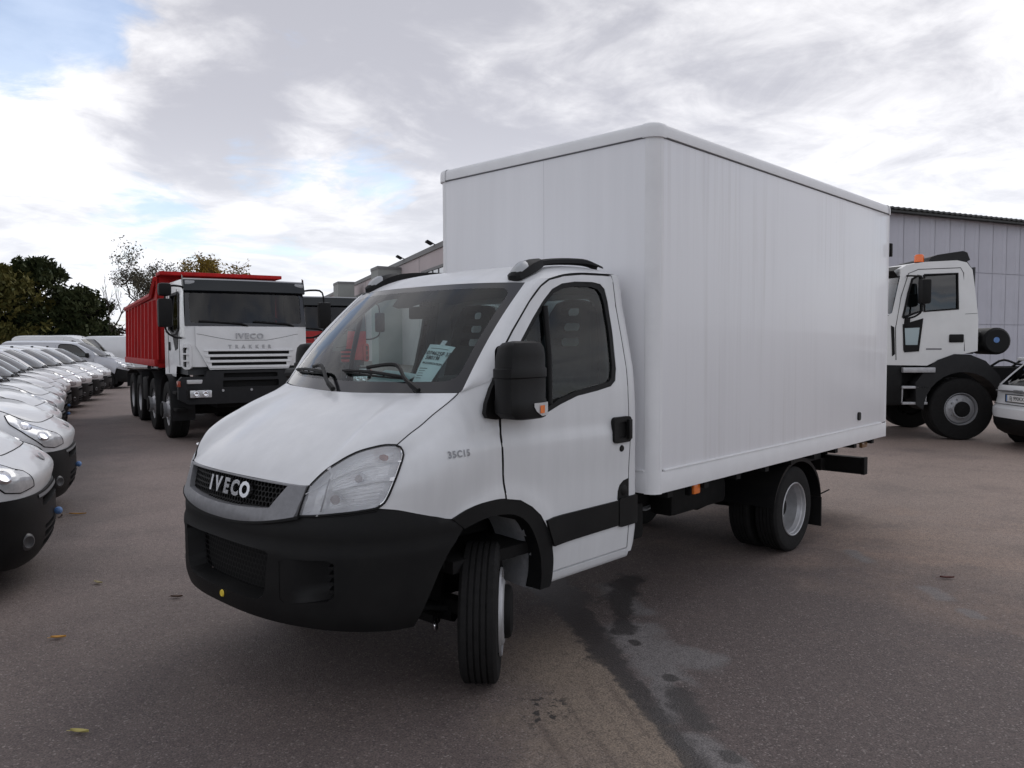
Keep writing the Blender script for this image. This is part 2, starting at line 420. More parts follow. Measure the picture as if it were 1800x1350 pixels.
# --- seams: dark gap lines lying in the joints
def seam(name, pts, parent, r=.0045, mirror=True, inset=(0,0,0)):
    for mi in ((False, True) if mirror else (False,)):
        q = MB(mi); q.tube([Vector(p)-Vector(inset) for p in pts], r, 5); q.build(name, M_VOID, parent)
seam('hood_gap', HOODLINE, hood, .0038, inset=(0, .001, .0012))
seam('headlight_gap', HEADTOP, hood, .0065, inset=(.004, .001, .001))

# --- fenders
def fbulge(u, v):
    k = sin(pi*min(1, u*1.02))**.8
    return V3(.12*(1-u), .92, .22)*(.058*k*(sin(pi*v**1.25)))
for mi in (False, True):
    m = MB(mi); m.coons(spline(FENBOT,60), spline(FENTOP,60), spline(HEADOUT, 40), spline(FENREAR, 40), fbulge)
    m.v = [(x, y+(-1 if mi else 1)*(relief(x, z)+.004*(1-sst(.1,.4,x))*(z < 1.3)), z) for x, y, z in m.v]
    fender = m.build('fender', M_WHITE, TRUCK, angle=60)
    # model badge, its letters laid onto the curved fender
    from mathutils.bvhtree import BVHTree
    bv = BVHTree.FromPolygons([Vector(p) for p in m.v], m.f)
    v_, f_ = text_mesh('35C15', .043, .0, .0016, space=1.2); q = MB()
    def onf(a, z, off):
        sg = -1 if mi else 1
        h = bv.ray_cast(Vector((.283+(a if mi else -a), sg*2, z+1.196)), Vector((0,-sg,0)))[0]
        return V3(h.x, h.y+sg*off, h.z)
    q.add([onf(p.x, p.y, .004) for p in v_], f_); q.build('model_badge', mat('badge_grey', (.26,.26,.27), .35, metal=.4), fender, smooth=False)

# --- windscreen: clear pane inside a black printed border, cowl strip below
m = MB(); m.poly([(u, v) for u, v in rrect(-.93, .085, .93, .945, .09)], lambda u, v: Wp(u, v, .0), res=.06, g=None)
ws = m.build('windscreen', G_WS, TRUCK, angle=80)
m = MB(); m.poly(rrect(-1.0, -.005, 1.0, 1.0, .02), lambda u, v: Wp(u, v, .0), [rrect(-.93, .085, .93, .945, .09)], res=.04, g=lambda u, v: Wp(u, v, -.012))
m.build('windscreen_border', M_BLACKG, ws, angle=60)
m = MB(); m.poly([(-.2,.945),(.2,.945),(.16,.80),(.06,.77),(-.06,.77),(-.16,.80)], lambda u, v: Wp(u, v, -.006), res=.06)
m.build('sensor_patch', M_BLACKG, ws, angle=60)
for armp, blade in (([(.74,-.015),(.62,.06),(.50,.165),(.40,.178),(.20,.165)], ((-.09,.15),(.56,.10))), ([(-.04,-.015),(-.13,.03),(-.24,.10),(-.36,.158),(-.50,.152)], ((-.88,.115),(-.33,.125)))):
    a = MB(); pts = spline([Wp(u, v, .03+.02*(i > 0)-.012*(i == 4)) for i, (u, v) in enumerate(armp)], 18)
    a.tube(pts, [.016]*3+[.011]*15, 6); arm = a.build('wiper', M_BLACK, TRUCK)
    b = MB(); (u0, v0), (u1, v1) = blade
    b.tube([Wp(u0+(u1-u0)*t, v0+(v1-v0)*t+.016*sin(pi*t), .024) for t in [i/14 for i in range(15)]], [.005]+[.009]*13+[.005], 6)
    b.tube([Wp(u0+(u1-u0)*t, v0+(v1-v0)*t, .010) for t in [i/14 for i in range(15)]], .006, 5)
    for t in (.12, .3, .5, .7, .88): b.tube([Wp(u0+(u1-u0)*t, v0+(v1-v0)*t+.016*sin(pi*t), .024), Wp(u0+(u1-u0)*t, v0+(v1-v0)*t, .010)], .005, 5)
    b.build('wiper_blade', M_BLACK, arm)

# --- pillars, roof and rear of the cab in one welded shell
m = MB()
GUT = [(.016,.90,1.535),(-.022,.897,1.609),(-.086,.881,1.693),(-.167,.863,1.777),(-.336,.828,1.938),(-.44,.817,2.025),(-.516,.812,2.066),(-.65,.802,2.097),(-.813,.795,2.114),(-1.033,.79,2.121),(-1.10,.79,2.122)]
for sgn in (1, -1):
    I = [Wp(.997, k/23, .001) for k in range(24)]
    O = spline([(.152,.806,1.468),(.074,.842,1.498),(.016,.902,1.536)]+GUT[1:7], 24)
    P = []
    for a, b in zip(I, O):
        row = []
        for j in range(7):
            t = j/6; p = a+(b-a)*t; row.append(p+V3(.30,.62*1,.45)*(.020*sin(pi*t))*min(1, (b-a).length/.06))
        P.append([V3(p.x, sgn*p.y, p.z) for p in row])
    m.grid(P, flip=(sgn < 0))
# roof rows run across, from the windscreen top back to the rear edge
side = spline([(-.40,.7505,2.037),(-.455,.79,2.052),(-.516,.812,2.066),(-.65,.802,2.097),(-.813,.795,2.116),(-1.033,.79,2.124),(-1.12,.785,2.126),(-1.17,.775,2.122),(-1.197,.75,2.09),(-1.209,.72,2.03)], 40)
cenr = spline([(-.285,0,2.052),(-.40,0,2.105),(-.52,0,2.142),(-.66,0,2.170),(-.85,0,2.19),(-1.03,0,2.195),(-1.12,0,2.19),(-1.175,0,2.165),(-1.203,0,2.11),(-1.213,0,2.04)], 40)
P = []
for i in range(40):
    a, c = side[i], cenr[i]; row = []
    pw = 2.5+2.5*min(1, i/10)
    for j in range(-24, 25):
        t = j/24; k = abs(t)**pw
        if i == 0: q = Wp(t*1.0, 1.0); row.append(V3(q.x-.004, q.y*1.003, q.z+.002)); continue
        kx = abs(t)**2.5
        row.append(V3(c.x+(a.x-c.x)*kx, a.y*t*(1 - .03*0), c.z+(a.z-c.z)*k))
    P.append(row)
m.grid(P, flip=True)
# B pillar and rounded rear corner, both sides
for sgn in (1, -1):
    zs = [.455, .5, .6, .8, 1.0, 1.2, 1.3, 1.45, 1.556, 1.65, 1.736, 1.85, 1.93, 2.03, 2.10, 2.122]; P = []
    for z in zs:
        y = Yd(z)+.004; b = max(0, .52-z)*.35
        row = [(-1.1075, y-.02), (-1.1085, y-.003), (-1.113, y), (-1.155+b*.4, y), (-1.178+b, y-.005), (-1.194+b, y-.018), (-1.203+b, y-.045), (-1.207+b, y-.09), (-1.209+b, y-.2)]
        P.append([V3(x, sgn*yy, z) for x, yy in row])
    m.grid(P, flip=(sgn < 0))
# rear wall with its window
m.poly([(-.74,.46),(.74,.46),(.74,1.9),(.66,2.06),(-.66,2.06),(-.74,1.9)], lambda y, z: V3(-1.208, y, z), [rrect(-.60,1.50,.60,1.99,.07)], res=.14, flip=True, g=lambda y, z: V3(-1.185, y, z))
# sills
for sgn in (1, -1):
    xs = [-.372, -.42, -.6, -.9, -1.12]; P = []
    for x in xs:
        P.append([V3(x+(.0 if x > -.4 else 0), sgn*y, z) for y, z in ((.80,.42),(.893,.418),(.905,.425),(.913,.445),(.918,.474),(.90,.480))])
    m.grid(P, flip=(sgn > 0))
shell = m.build('cab_shell', M_WHITE, TRUCK, angle=50)
m = MB(); m.poly(rrect(-.60,1.50,.60,1.99,.07), lambda y, z: V3(-1.198, y, z), res=.2, flip=True); m.build('rear_window', G_SIDE, shell)

# --- roof strips and the marker lamps at their front ends
for mi in (False, True):
    q = MB(mi)
    path = spline([(-.515,.655,2.122),(-.605,.648,2.160),(-.695,.645,2.180),(-.88,.646,2.197),(-1.06,.648,2.201),(-1.19,.65,2.182)], 16)
    hh = [.024,.026,.022,.020,.018,.018,.018,.018,.018,.018,.018,.018,.016,.012,.008,.002]
    rows = []
    for p, h in zip(path, hh): rows.append([p+V3(0,.024,-.012), p+V3(0,.020,h*.5), p+V3(0,.008,h), p+V3(0,-.014,h), p+V3(0,-.022,h*.4), p+V3(0,-.026,-.02)])
    q.grid(rows); strip = q.build('roof_strip', M_BLACK, TRUCK)
    q = MB(mi)
    rows = []
    for t, w, h, dz in ((0, .030, .012, 0), (.06, .050, .022, .012), (.35, .058, .040, .02), (.7, .060, .048, .02), (1.0, .052, .040, .012), (1.25, .038, .026, 0)):
        c = V3(-.385, .662, 2.070)+(V3(-.565,.652,2.148)-V3(-.385,.662,2.070))*t
        nrm = V3(.35, 0, .94); rows.append([c+V3(0,w,0)-nrm*.02, c+V3(0,w*.9,0)+nrm*h*.6, c+V3(0,w*.4,0)+nrm*h, c+V3(0,-w*.4,0)+nrm*h, c+V3(0,-w*.9,0)+nrm*h*.6, c+V3(0,-w,0)-nrm*.02])
    q.grid(rows); q.add(rows[0], [(0,1,2,3,4,5)]); hsg = q.build('marker_lamp', M_BLACK, TRUCK, angle=50)
    q = MB(mi); rows = []
    for t, w, h in ((.10, .036, .024), (.25, .046, .040), (.45, .048, .0495), (.60, .040, .051)):
        c = V3(-.385, .662, 2.070)+(V3(-.565,.652,2.148)-V3(-.385,.662,2.070))*t; nrm = V3(.35, 0, .94)
        rows.append([c+V3(0,w*1.12,0)+nrm*h*.55, c+V3(0,w*.5,0)+nrm*(h+.003), c+V3(0,-w*.5,0)+nrm*(h+.003), c+V3(0,-w*1.12,0)+nrm*h*.55])
    q.grid(rows); q.build('marker_lens', mat('lamp_lens_frosted', (.34,.35,.36), .3, coat=.2), hsg, angle=50)

# --- doors with window, divider, mirror, handle, rubbing strip
DOOR = [(.006,1.535),(-.022,1.609),(-.086,1.69),(-.167,1.773),(-.336,1.932),(-.44,2.018),(-.516,2.058),(-.65,2.088),(-.813,2.105),(-1.03,2.112),(-1.102,2.112),(-1.102,1.3),(-1.102,.486),(-.398,.486),(-.404,.55),(-.390,.645),(-.349,.735),(-.296,.812),(-.229,.866),(-.142,.913),(-.040,.934),(-.0235,1.06),(-.016,1.186),(-.014,1.384)]
WINO = [(-.050,1.566),(-.195,1.704),(-.335,1.842),(-.451,1.946),(-.53,2.008),(-.62,2.043),(-.738,2.060),(-.90,2.066),(-.975,2.058),(-1.012,2.03),(-1.03,1.95),(-1.026,1.788),(-1.002,1.56),(-.985,1.49),(-.94,1.46),(-.81,1.44),(-.629,1.42),(-.481,1.382),(-.37,1.345),(-.20,1.36),(-.055,1.385)]
WING = [(-.10,1.585),(-.215,1.694),(-.352,1.822),(-.465,1.925),(-.545,1.985),(-.63,2.016),(-.738,2.032),(-.885,2.037),(-.945,2.026),(-.975,2.0),(-.995,1.94),(-.994,1.788),(-.972,1.58),(-.953,1.51),(-.925,1.487),(-.81,1.468),(-.629,1.448),(-.47,1.41),(-.375,1.372),(-.20,1.385),(-.10,1.41)]
DIV0, DIV1 = (-.452, 1.91), (-.388, 1.39)
for mi in (False, True):
    q = MB(mi); q.poly(DOOR, door_surf, [WINO], res=.03, g=lambda x, z: door_surf(x, z)-V3(0,.03,0), flip=True)
    door = q.build('door', M_WHITE, TRUCK, angle=45)
    q = MB(mi); q.poly(WINO, lambda x, z: door_surf(x, z)+V3(0,-.004,0), [WING], res=.05, g=lambda x, z: door_surf(x, z)-V3(0,.03,0), flip=True)
    q.tube([door_surf(*DIV0), door_surf(-.42,1.65), door_surf(*DIV1)], .017, 8)
    q.build('window_seal', M_BLACK, door, angle=50)
    q = MB(mi); q.poly(WING, lambda x, z: door_surf(x, z)-V3(0,.014,0), res=.08, flip=True); q.build('door_window', G_SIDE, door)
    # inner trim of the door
    q = MB(mi); q.poly([p for p in DOOR], lambda x, z: door_surf(x, z)-V3(0,.055,0), [WINO], res=.12); q.build('door_trim', M_CABIN, door)
    gap = resample(DOOR, .04); k0 = min(range(len(gap)), key=lambda i: (gap[i][0]+1.102)**2+(gap[i][1]-.50)**2); k1 = min(range(len(gap)), key=lambda i: (gap[i][0]+.398)**2+(gap[i][1]-.49)**2)
    gap = gap[k1:]+gap[:k0+1]
    q = MB(mi); loop = [door_surf(x, z)+V3(0,-.0035,0) for x, z in gap]
    q.tube(loop, .0052, 5); q.build('door_gap', M_VOID, door)
    q = MB(mi)
    q.poly([(-.335,.779),(-.40,.785),(-.985,.785),(-.985,.639),(-.394,.631),(-.365,.70)], lambda x, z: door_surf(x, z)+V3(0,.014,0), res=.08, g=lambda x, z: door_surf(x, z), flip=True)
    q.build('rubbing_strip', M_BLACK, door)
    q = MB(mi)
    q.poly(rrect(-1.098,1.128,-.925,1.279,.028), lambda x, z: V3(x, .956, z), [rrect(-1.05,1.155,-.965,1.25,.02)], res=.02, g=lambda x, z: V3(x, .925, z), flip=True)
    q.box((-1.055,.915,1.150), (-.960,.9445,1.255)); q.box((-1.085,.93,1.145), (-1.052,.972,1.262), .006)
    q.build('door_handle', M_BLACK, door, angle=40)
    q = MB(mi); q.lathe([(0,.946),(.016,.946),(.020,.941),(.022,.92)], 16, Matrix.Translation((-1.018,0,1.092))); q.build('keyhole', M_BLACK, door)
    # fuel flap notch and the strip on the rear corner
    q = MB(mi); q.poly([(-1.10,.905),(-1.05,.897),(-1.012,.875),(-.994,.84),(-.989,.789),(-1.10,.789)], lambda x, z: V3(x, .932, z), res=.05, flip=True, g=lambda x, z: V3(x, .92, z))
    q.lathe([(0,.937),(.024,.937),(.03,.934),(.034,.931)], 16, Matrix.Translation((-1.052,0,.838))); q.build('filler_flap', M_BLACK, TRUCK)
    q = MB(mi); q.poly(rrect(-1.19,.625,-.995,.797,.02), lambda x, z: V3(x, .944-.35*max(0, -1.165-x), z), res=.05, flip=True, g=lambda x, z: V3(x, .915, z))
    q.build('corner_strip', M_BLACK, TRUCK)
    # wing mirror: triangular foot, two-part head, indicator
    q = MB(mi); q.poly([(.004,1.548),(.050,1.49),(.088,1.42),(.098,1.372),(.085,1.348),(.03,1.338),(-.012,1.338),(-.15,1.35),(-.15,1.50),(-.04,1.575)], lambda x, z: V3(x, Yd(z)+.016, z), res=.05, flip=True, g=lambda x, z: V3(x, Yd(z)-.01, z))
    q.tube([(.0,.92,1.525),(.0,1.02,1.52)], .035, 10); q.tube([(.0,.92,1.40),(.0,1.02,1.40)], .042, 10)
    foot = q.build('mirror_foot', M_BLACK, TRUCK)
    q = MB(mi)
    def fold(x, y, z): return V3((-.085 if mi else .060)-y*1.19, (1.04 if mi else 1.025)+x*.95, z)      # the head is folded back along the door
    sect = [(.052,0),(.060,.035),(.060,.10),(.050,.18),(.026,.235),(-.02,.255),(-.075,.25),(-.085,.22),(-.085,.03),(-.07,.0),(-.02,-.012),(.03,-.012)]
    rows = []
    for z, sx, sy, oy in ((1.338,.60,.62,.075),(1.346,.88,.88,.03),(1.375,1.0,1.0,.0),(1.43,1.02,1.0,0),(1.436,.97,.985,.0),(1.54,.97,.985,0),(1.546,1.06,1.03,-.004),(1.585,1.06,1.03,-.004),(1.592,1.0,.96,.004),(1.65,.97,.94,.008),(1.69,.90,.89,.014),(1.712,.72,.76,.03),(1.722,.35,.42,.07)):
        rows.append([fold(x*sx, oy+y*sy, z) for x, y in sect])
    rows = [spline(r, 30, True) for r in rows]
    q.grid([r+[r[0]] for r in rows], flip=False); q.add(rows[-1], [tuple(range(30))]); q.add(rows[0], [tuple(range(29,-1,-1))])
    mir = q.build('wing_mirror', M_BLACK, TRUCK, angle=38)
    q = MB(mi); q.poly(rrect(.02,1.46,.225,1.70,.03), lambda y, z: fold(-.090, y, z), res=.1, flip=False); q.poly(rrect(.03,1.365,.22,1.43,.02), lambda y, z: fold(-.090, y, z), res=.1)
    q.build('mirror_glass', M_BLACKG, mir)
    def ind(a, z): # wraps the outer front corner
        return spline([tuple(fold(x*1.04, y*1.02, z)) for x, y in ((.060,.125),(.052,.18),(.028,.238),(-.02,.260),(-.06,.257))], 12)
    q = MB(mi); q.grid([ind(0, z)[k0:] + [ind(0, z)[-1]]*k0 for z, k0 in ((1.352,3),(1.375,1),(1.40,0),(1.418,0))]); lens = q.build('turn_signal', mat('clear_lens', (.55,.55,.55), .15, coat=.6), mir)
    q = MB(mi); q.grid([[p+V3(-.001,.004,0) for p in ind(0, z)[2:5]] for z in (1.366,1.385,1.405)]); q.build('amber_lens', M_ORANGE, lens)

# --- headlights
def hl(u, v):
    pass
for mi in (False, True):
    q = MB(mi); q.coons(HEADBOT, HEADTOP, HEADIN, HEADOUT, lambda u, v: V3(.6, .6, .1)*(.03*sin(pi*u)*sin(pi*v)))
    lens = q.build('headlight', G_LENS, TRUCK, angle=80)
    G = [q.v[i*18:(i+1)*18] for i in range(24)]
    def hp(u, v, off):
        i = max(0, min(22, int(u*23))); j = max(0, min(16, int(v*17))); a, b = u*23-i, v*17-j
        p = (Vector(G[i][j])*(1-a)+Vector(G[i+1][j])*a)*(1-b)+(Vector(G[i][j+1])*(1-a)+Vector(G[i+1][j+1])*a)*b
        return p+V3(-.72, (.6 if mi else -.6), -.1)*off
    # reflector housing: rim close to the lens, floor set back, with two bowls and ribs
    r_ = MB()
    P = []
    for i in range(41):
        row = []
        for j in range(91):
            u, v = i/40, j/90; e = min(u, 1-u, v, 1-v); d = .006+.055*min(1, e/.13)
            for cu_, cv_, rr, dep in ((.40,.30,.21,.05), (.60,.56,.17,.04), (.80,.80,.12,.03)):
                d += dep*max(0, 1-((u-cu_)**2+((v-cv_)*.8)**2)/rr**2)
            if .24 < u < .30: d -= .02
            if .44 < v < .49 and u > .3: d -= .03
            if .70 < v < .74: d -= .02
            if u > .34 and e > .1: d += .004*sin(v*120)
            row.append(hp(u, v, d))
        P.append(row)
    r_.grid(P, flip=mi); r_.build('reflector', M_LENSIN, lens, angle=25)
    for cu_, cv_, rr in ((.40,.30,.022), (.60,.56,.018)):
        b_ = MB(); c = hp(cu_, cv_, .05); b_.lathe([(0,.03),(rr,.03),(rr,-.03)], 14, Matrix.Translation(c) @ Matrix.Rotation(radians(-45 if not mi else 45+180), 4, 'Z') @ Matrix.Rotation(radians(0), 4, 'X'))
        b_.build('bulb_cap', M_CHROME, lens)
    o_ = MB(); c = hp(.80,.80,.035); o_.lathe([(0,.02),(.012,.018),(.016,.0),(.012,-.02),(0,-.02)], 12, Matrix.Translation(c)); o_.build('indicator_bulb', mat('indicator_bulb', (.38,.20,.17), .3), lens)
    z_ = MB(); z_.tube([hp(.27, v, .02) for v in (.05,.3,.55,.75)], .004, 5); z_.build('bezel_bar', M_SILVER, lens)
    s_ = MB(mi); loop = HEADBOT+HEADOUT[1:]
    s_.tube([p+V3(.003,.003,0) for p in loop], .006, 6); s_.tube([p+V3(.004,0,0) for p in HEADIN], .004, 6)
    s_.build('headlight_seal', M_BLACK, lens)
    s_ = MB(mi); s_.tube([p*.985+(Vector(HEADTOP[10])*.015) + V3(.002,.002,.002) for p in HEADOUT[1:-1]], .0050, 6); s_.build('chrome_rim', M_CHROME, lens)

# --- grille: silver surround, hexagonal mesh, five chrome letters
def gsurf(y, z, off=0.0):
    xf = lerp(z, [.86,.93,.96,.99,1.09], [1.008,1.012,.992,.985,.945]); return V3(planx(y, xf)+off, y, z)
ys = [-.575+1.15*i/30 for i in range(31)]
out = [(y, 1.076+.012*(1-(y/.575)**2)) for y in ys] + [(.568,1.02)] + [(y, .884+.058*(abs(y)/.552)**2.2) for y in [.552-1.104*i/30 for i in range(31)]] + [(-.568,1.02)]
hole = [(y, 1.070+.012*(1-(y/.575)**2)) for y in [-.478+.956*i/20 for i in range(21)]] + [(y, .952+.018*(abs(y)/.405)**2) for y in [.405-.81*i/20 for i in range(21)]]
m = MB(); m.poly(out, lambda y, z: gsurf(y, z, .004), [hole], res=.03, flip=False, g=lambda y, z: gsurf(y, z, -.045))
grille = m.build('grille', M_GRILLE, TRUCK, angle=30)
m = MB(); m.poly([(a*1.01, z+(.006 if z > 1.0 else -.006)) for a, z in hole], lambda y, z: gsurf(y, z, -.04), res=.05); m.build('grille_backing', M_VOID, grille)
m = MB(); R_ = .0145; w_ = .0032
for i in range(-20, 21):
    for j in range(0, 9):
        cy_, cz_ = i*R_*sqrt(3)+(j % 2)*R_*sqrt(3)/2, .955+j*R_*1.5
        if not pip((cy_, cz_), hole): continue
        for k in range(6):
            a0, a1 = radians(30+60*k), radians(90+60*k)
            po = [(cy_+R_*cos(a), cz_+R_*sin(a)) for a in (a0, a1)]; pi_ = [(cy_+(R_-w_)*cos(a), cz_+(R_-w_)*sin(a)) for a in (a0, a1)]
            m.add([gsurf(*po[0], -.022), gsurf(*po[1], -.022), gsurf(*pi_[1], -.022), gsurf(*pi_[0], -.022), gsurf(*pi_[1], -.036), gsurf(*pi_[0], -.036)], [(0,1,2,3),(3,2,4,5)])
m.build('grille_mesh', M_BLACK, grille, smooth=False, kind='stuff')
for k, ch in enumerate('IVECO'):
    y = -.118+[0, .072, .158, .238, .322][k]
    M = frame(gsurf(y, 1.026, -.004), (-.01-(gsurf(y-.01,1.026)-gsurf(y+.01,1.026)).x/.02*1.0, 1, 0), (-.25,0,1))
    v_, f_ = text_mesh(ch, .098, .010, .0045); q = MB(); q.add(v_, f_, M @ Matrix.Diagonal((1.02,1,1,1))); q.build('letter', M_CHROME, grille, angle=30)

# --- bumper with intakes, running round to the wheel arches
def bsurf(s, z, off=0.0):
    ins = lerp(z, [.40,.45,.50,.60,.775,.795,.80,.86,.90,.96,1.0], [.055,.022,.006,0,0,.003,.013,.010,.016,.036,.055])
    xf = 1.012-ins+off; b = .940-ins*.5*(1 if abs(s) < 1 else .35)+off
    x, y = plan_s(s, xf, b); return V3(x, y, z)
def s_of_y(y): return (2/pi)*math.asin(min(1, (abs(y)/.94)**1.25))*(1 if y >= 0 else -1)
def s_of_x(x): return 1+(.3-x)/.8 if x <= .3 else (2/pi)*math.acos(min(1, ((x-.3)/.71)**1.25))
BT = [(s_of_y(0), .886), (s_of_y(.3), .897), (s_of_y(.45), .922), (s_of_y(.552), .938), (s_of_y(.644), .947), (s_of_y(.75), .961), (s_of_y(.80), .968), (s_of_x(.66), .985), (s_of_x(.59), .968), (s_of_x(.486), .937), (s_of_x(.40), .915), (s_of_x(.312), .888)]
BR = [(s_of_x(.252), .838), (s_of_x(.30), .785), (s_of_x(.355), .73), (s_of_x(.405), .66), (s_of_x(.449), .58), (s_of_x(.494), .499), (s_of_x(.535), .43)]
BB = [(s_of_x(.62), .428), (s_of_y(.75), .438), (s_of_y(.55), .448), (s_of_y(.3), .452), (0, .454)]
halfp = BT+BR+BB
outl = halfp + [(-s, z) for s, z in halfp[-2:0:-1]]
def sy(y): return s_of_y(y)
H1 = [(sy(p.x), p.z) for p in spline([(-.405,0,.775),(.405,0,.775),(.405,0,.70),(.385,0,.58),(.33,0,.542),(-.33,0,.542),(-.385,0,.58),(-.405,0,.70)], 60, True)]
def fogpoly(sg):
    p = [(sy(.51), .755), (sy(.70), .76), (sy(.725), .745), (sy(.725), .60), (sy(.70), .578), (sy(.50), .552), (sy(.48), .57), (sy(.48), .74)]
    return p if sg > 0 else [(-s, z) for s, z in p]
m = MB(); m.poly(outl, bsurf, [H1, fogpoly(1), fogpoly(-1)], res=.028, g=lambda s, z: bsurf(s, z+(.018 if z < .66 and abs(s) < sy(.44) else 0), -.085))
bumper = m.build('bumper', M_BLACK, TRUCK, angle=40)
m = MB(); m.poly([(s*1.02, z) for s, z in H1], lambda s, z: bsurf(s, z, -.10), res=.05); m.build('intake_backing', M_VOID, bumper)
m = MB(); R_ = .017; w_ = .004
for i in range(-16, 17):
    for j in range(0, 9):
        cy_, cz_ = i*R_*sqrt(3)+(j % 2)*R_*sqrt(3)/2, .558+j*R_*1.5
        if abs(cy_) > .385 or cz_ > .765: continue
        for k in range(6):
            a0, a1 = radians(30+60*k), radians(90+60*k)
            pp = [bsurf(sy(cy_+r*cos(a)), cz_+r*sin(a), -.078) for r, a in ((R_, a0), (R_, a1), (R_-w_, a1), (R_-w_, a0))]
            m.add(pp, [(0,1,2,3)])
m.build('intake_mesh', M_BLACK, bumper, smooth=False, kind='stuff')
for sg in (1, -1):
    m = MB(); m.poly(fogpoly(sg), lambda s, z: bsurf(s, z, -.002-.075*sst(sy(.52), sy(.70), abs(s))*sst(.545,.62,z)), res=.025); m.build('fog_panel', M_BLACK, bumper, angle=50)
    m = MB()
    for z in (.62,.655,.69,.725): m.poly([(sg*sy(.705), z-.006),(sg*sy(.722), z-.006),(sg*sy(.722), z+.006),(sg*sy(.705), z+.006)], lambda s, z: bsurf(s, z, -.012), res=.03, flip=(sg < 0), g=lambda s, z: bsurf(s, z, -.08))
    m.build('fog_slat', M_BLACK, bumper)
m = MB(); c = bsurf(sy(.04), .512, .002)
m.lathe([(0,.006),(.015,.006),(.018,.0)], 18, Matrix.Translation(c) @ Matrix.Rotation(radians(-90), 4, 'Z')); m.build('bumper_plug', M_YELLOW, bumper)
seam('grille_gap', [gsurf(y, .884+.058*(abs(y)/.552)**2.2-.004, -.002) for y in [-.57+1.14*i/30 for i in range(31)]], grille, .009, False)
seam('headlight_gap', [p+V3(0,0,-.007) for p in HEADBOT], bumper, .007)

# --- wheel arch flares and liners
AO = [(.318,.893),(.237,.921),(.143,.94),(.026,.945),(-.055,.936),(-.138,.917),(-.224,.869),(-.29,.814),(-.344,.735),(-.385,.645),(-.399,.55),(-.384,.445),(-.366,.418)]
AO = [(p.x, p.z) for p in spline([(x,0,z) for x, z in AO], 44)]
AI = [(.245,.836),(.197,.846),(.105,.862),(-.013,.862),(-.116,.841),(-.202,.784),(-.258,.699),(-.293,.602),(-.302,.494),(-.290,.418)]
AI = [(p.x, p.z) for p in spline([(x,0,z) for x, z in AI], 40)]
for mi in (False, True):
    q = MB(mi); q.poly(AO+AI[::-1], lambda x, z: V3(x, max(.925, Yd(z))+.016, z), res=.03, flip=True, g=lambda x, z: V3(x, Yd(z)-.07, z))
    flare = q.build('wheel_arch', M_BLACK, TRUCK, angle=40)
    q = MB(mi)
    A = spline([(.30,0,.80),(.197,0,.85),(.105,0,.868),(-.013,0,.868),(-.116,0,.846),(-.205,0,.79)], 14)
    q.grid([[V3(p.x, y, p.z) for y in (.90,.70,.45)] for p in A]); q.poly([(-.34,.33),(-.34,.70),(-.2,.86),(.2,.86),(.45,.72),(.50,.40),(.30,.36),(-.1,.36)], lambda x, z: V3(x, .50, z), res=.2); q.build('arch_lining', M_VOID, flare)
    q = MB(mi)
    A = spline([(-.205,0,.79),(-.262,0,.70),(-.30,0,.602),(-.312,0,.50),(-.30,0,.405)], 14)
    q.grid([[V3(p.x+(.010*sin(p.z*55) if y > .8 else 0)-(.02 if y < .7 else 0), y, p.z) for y in (.875,.80,.79,.66,.60)] for p in A]); q.build('fender_liner', M_LINER, flare, angle=40)
# --- cab interior
m = MB()
m.poly([(.24,1.42),(.0,1.46),(-.22,1.47),(-.34,1.43),(-.36,1.30),(-.30,1.05),(.24,1.0)], lambda x, z: V3(x, .80, z), res=.2, flip=True, back=True, g=lambda x, z: V3(x, -.80, z))
m.box((-.42,.22,1.40), (-.20,.66,1.53), .04); dash = m.build('dashboard', M_DASH, TRUCK, angle=40)
m = MB(); M = Matrix.Translation((-.50,.44,1.40)) @ Matrix.Rotation(radians(-62), 4, 'Y')
m.lathe([(.20+.015*cos(2*pi*k/10), .015*sin(2*pi*k/10)) for k in range(10)], 36, M, True, 'Z')
m.lathe([(0,.02),(.07,.015),(.08,-.02)], 16, M, False, 'Z')
for a in (0, 130, 230): m.tube([M @ V3(.06*cos(radians(a)),.06*sin(radians(a)),0), M @ V3(.2*cos(radians(a)),.2*sin(radians(a)),0)], .016, 6)
m.tube([M @ V3(0,0,0), V3(-.25,.44,1.3)], .035, 8); m.build('steering_wheel', M_DASH, TRUCK)
for yc in (.46, .02, -.42):
    m = MB()
    bo = [(yc+a, b) for a, b in [(-.24,1.12),(.24,1.12),(.235,1.45),(.20,1.72),(.165,1.90),(.12,1.965),(.05,1.985),(-.05,1.985),(-.12,1.965),(-.165,1.90),(-.20,1.72),(-.235,1.45)]]
    ho = [[(yc+a, b) for a, b in rrect(-w, z, w, z+.05, .02)] for w, z in ((.075,1.885),(.095,1.79),(.105,1.695))]
    m.poly(bo, lambda y, z: V3(-.98-.16*(z-1.2)/.8, y, z), ho, res=.07, back=True, g=lambda y, z: V3(-1.08-.14*(z-1.2)/.8, y, z))
    seat = m.build('seat', M_SEAT, TRUCK, angle=40)
    m = MB(); m.box((-1.0,yc-.235,1.0), (-.50,yc+.235,1.17), .05); m.build('seat_cushion', mat('seat_cover', (.20,.20,.21), .35, var=.3, vscale=9), seat)
m = MB(); m.box((-1.19,-.86,.60), (.25,.86,.66)); m.box((.24,-.80,.62), (.26,.80,1.40)); m.box((-1.0,-.80,.66), (-.5,.80,1.0)); m.build('cab_floor', M_DARK, TRUCK)
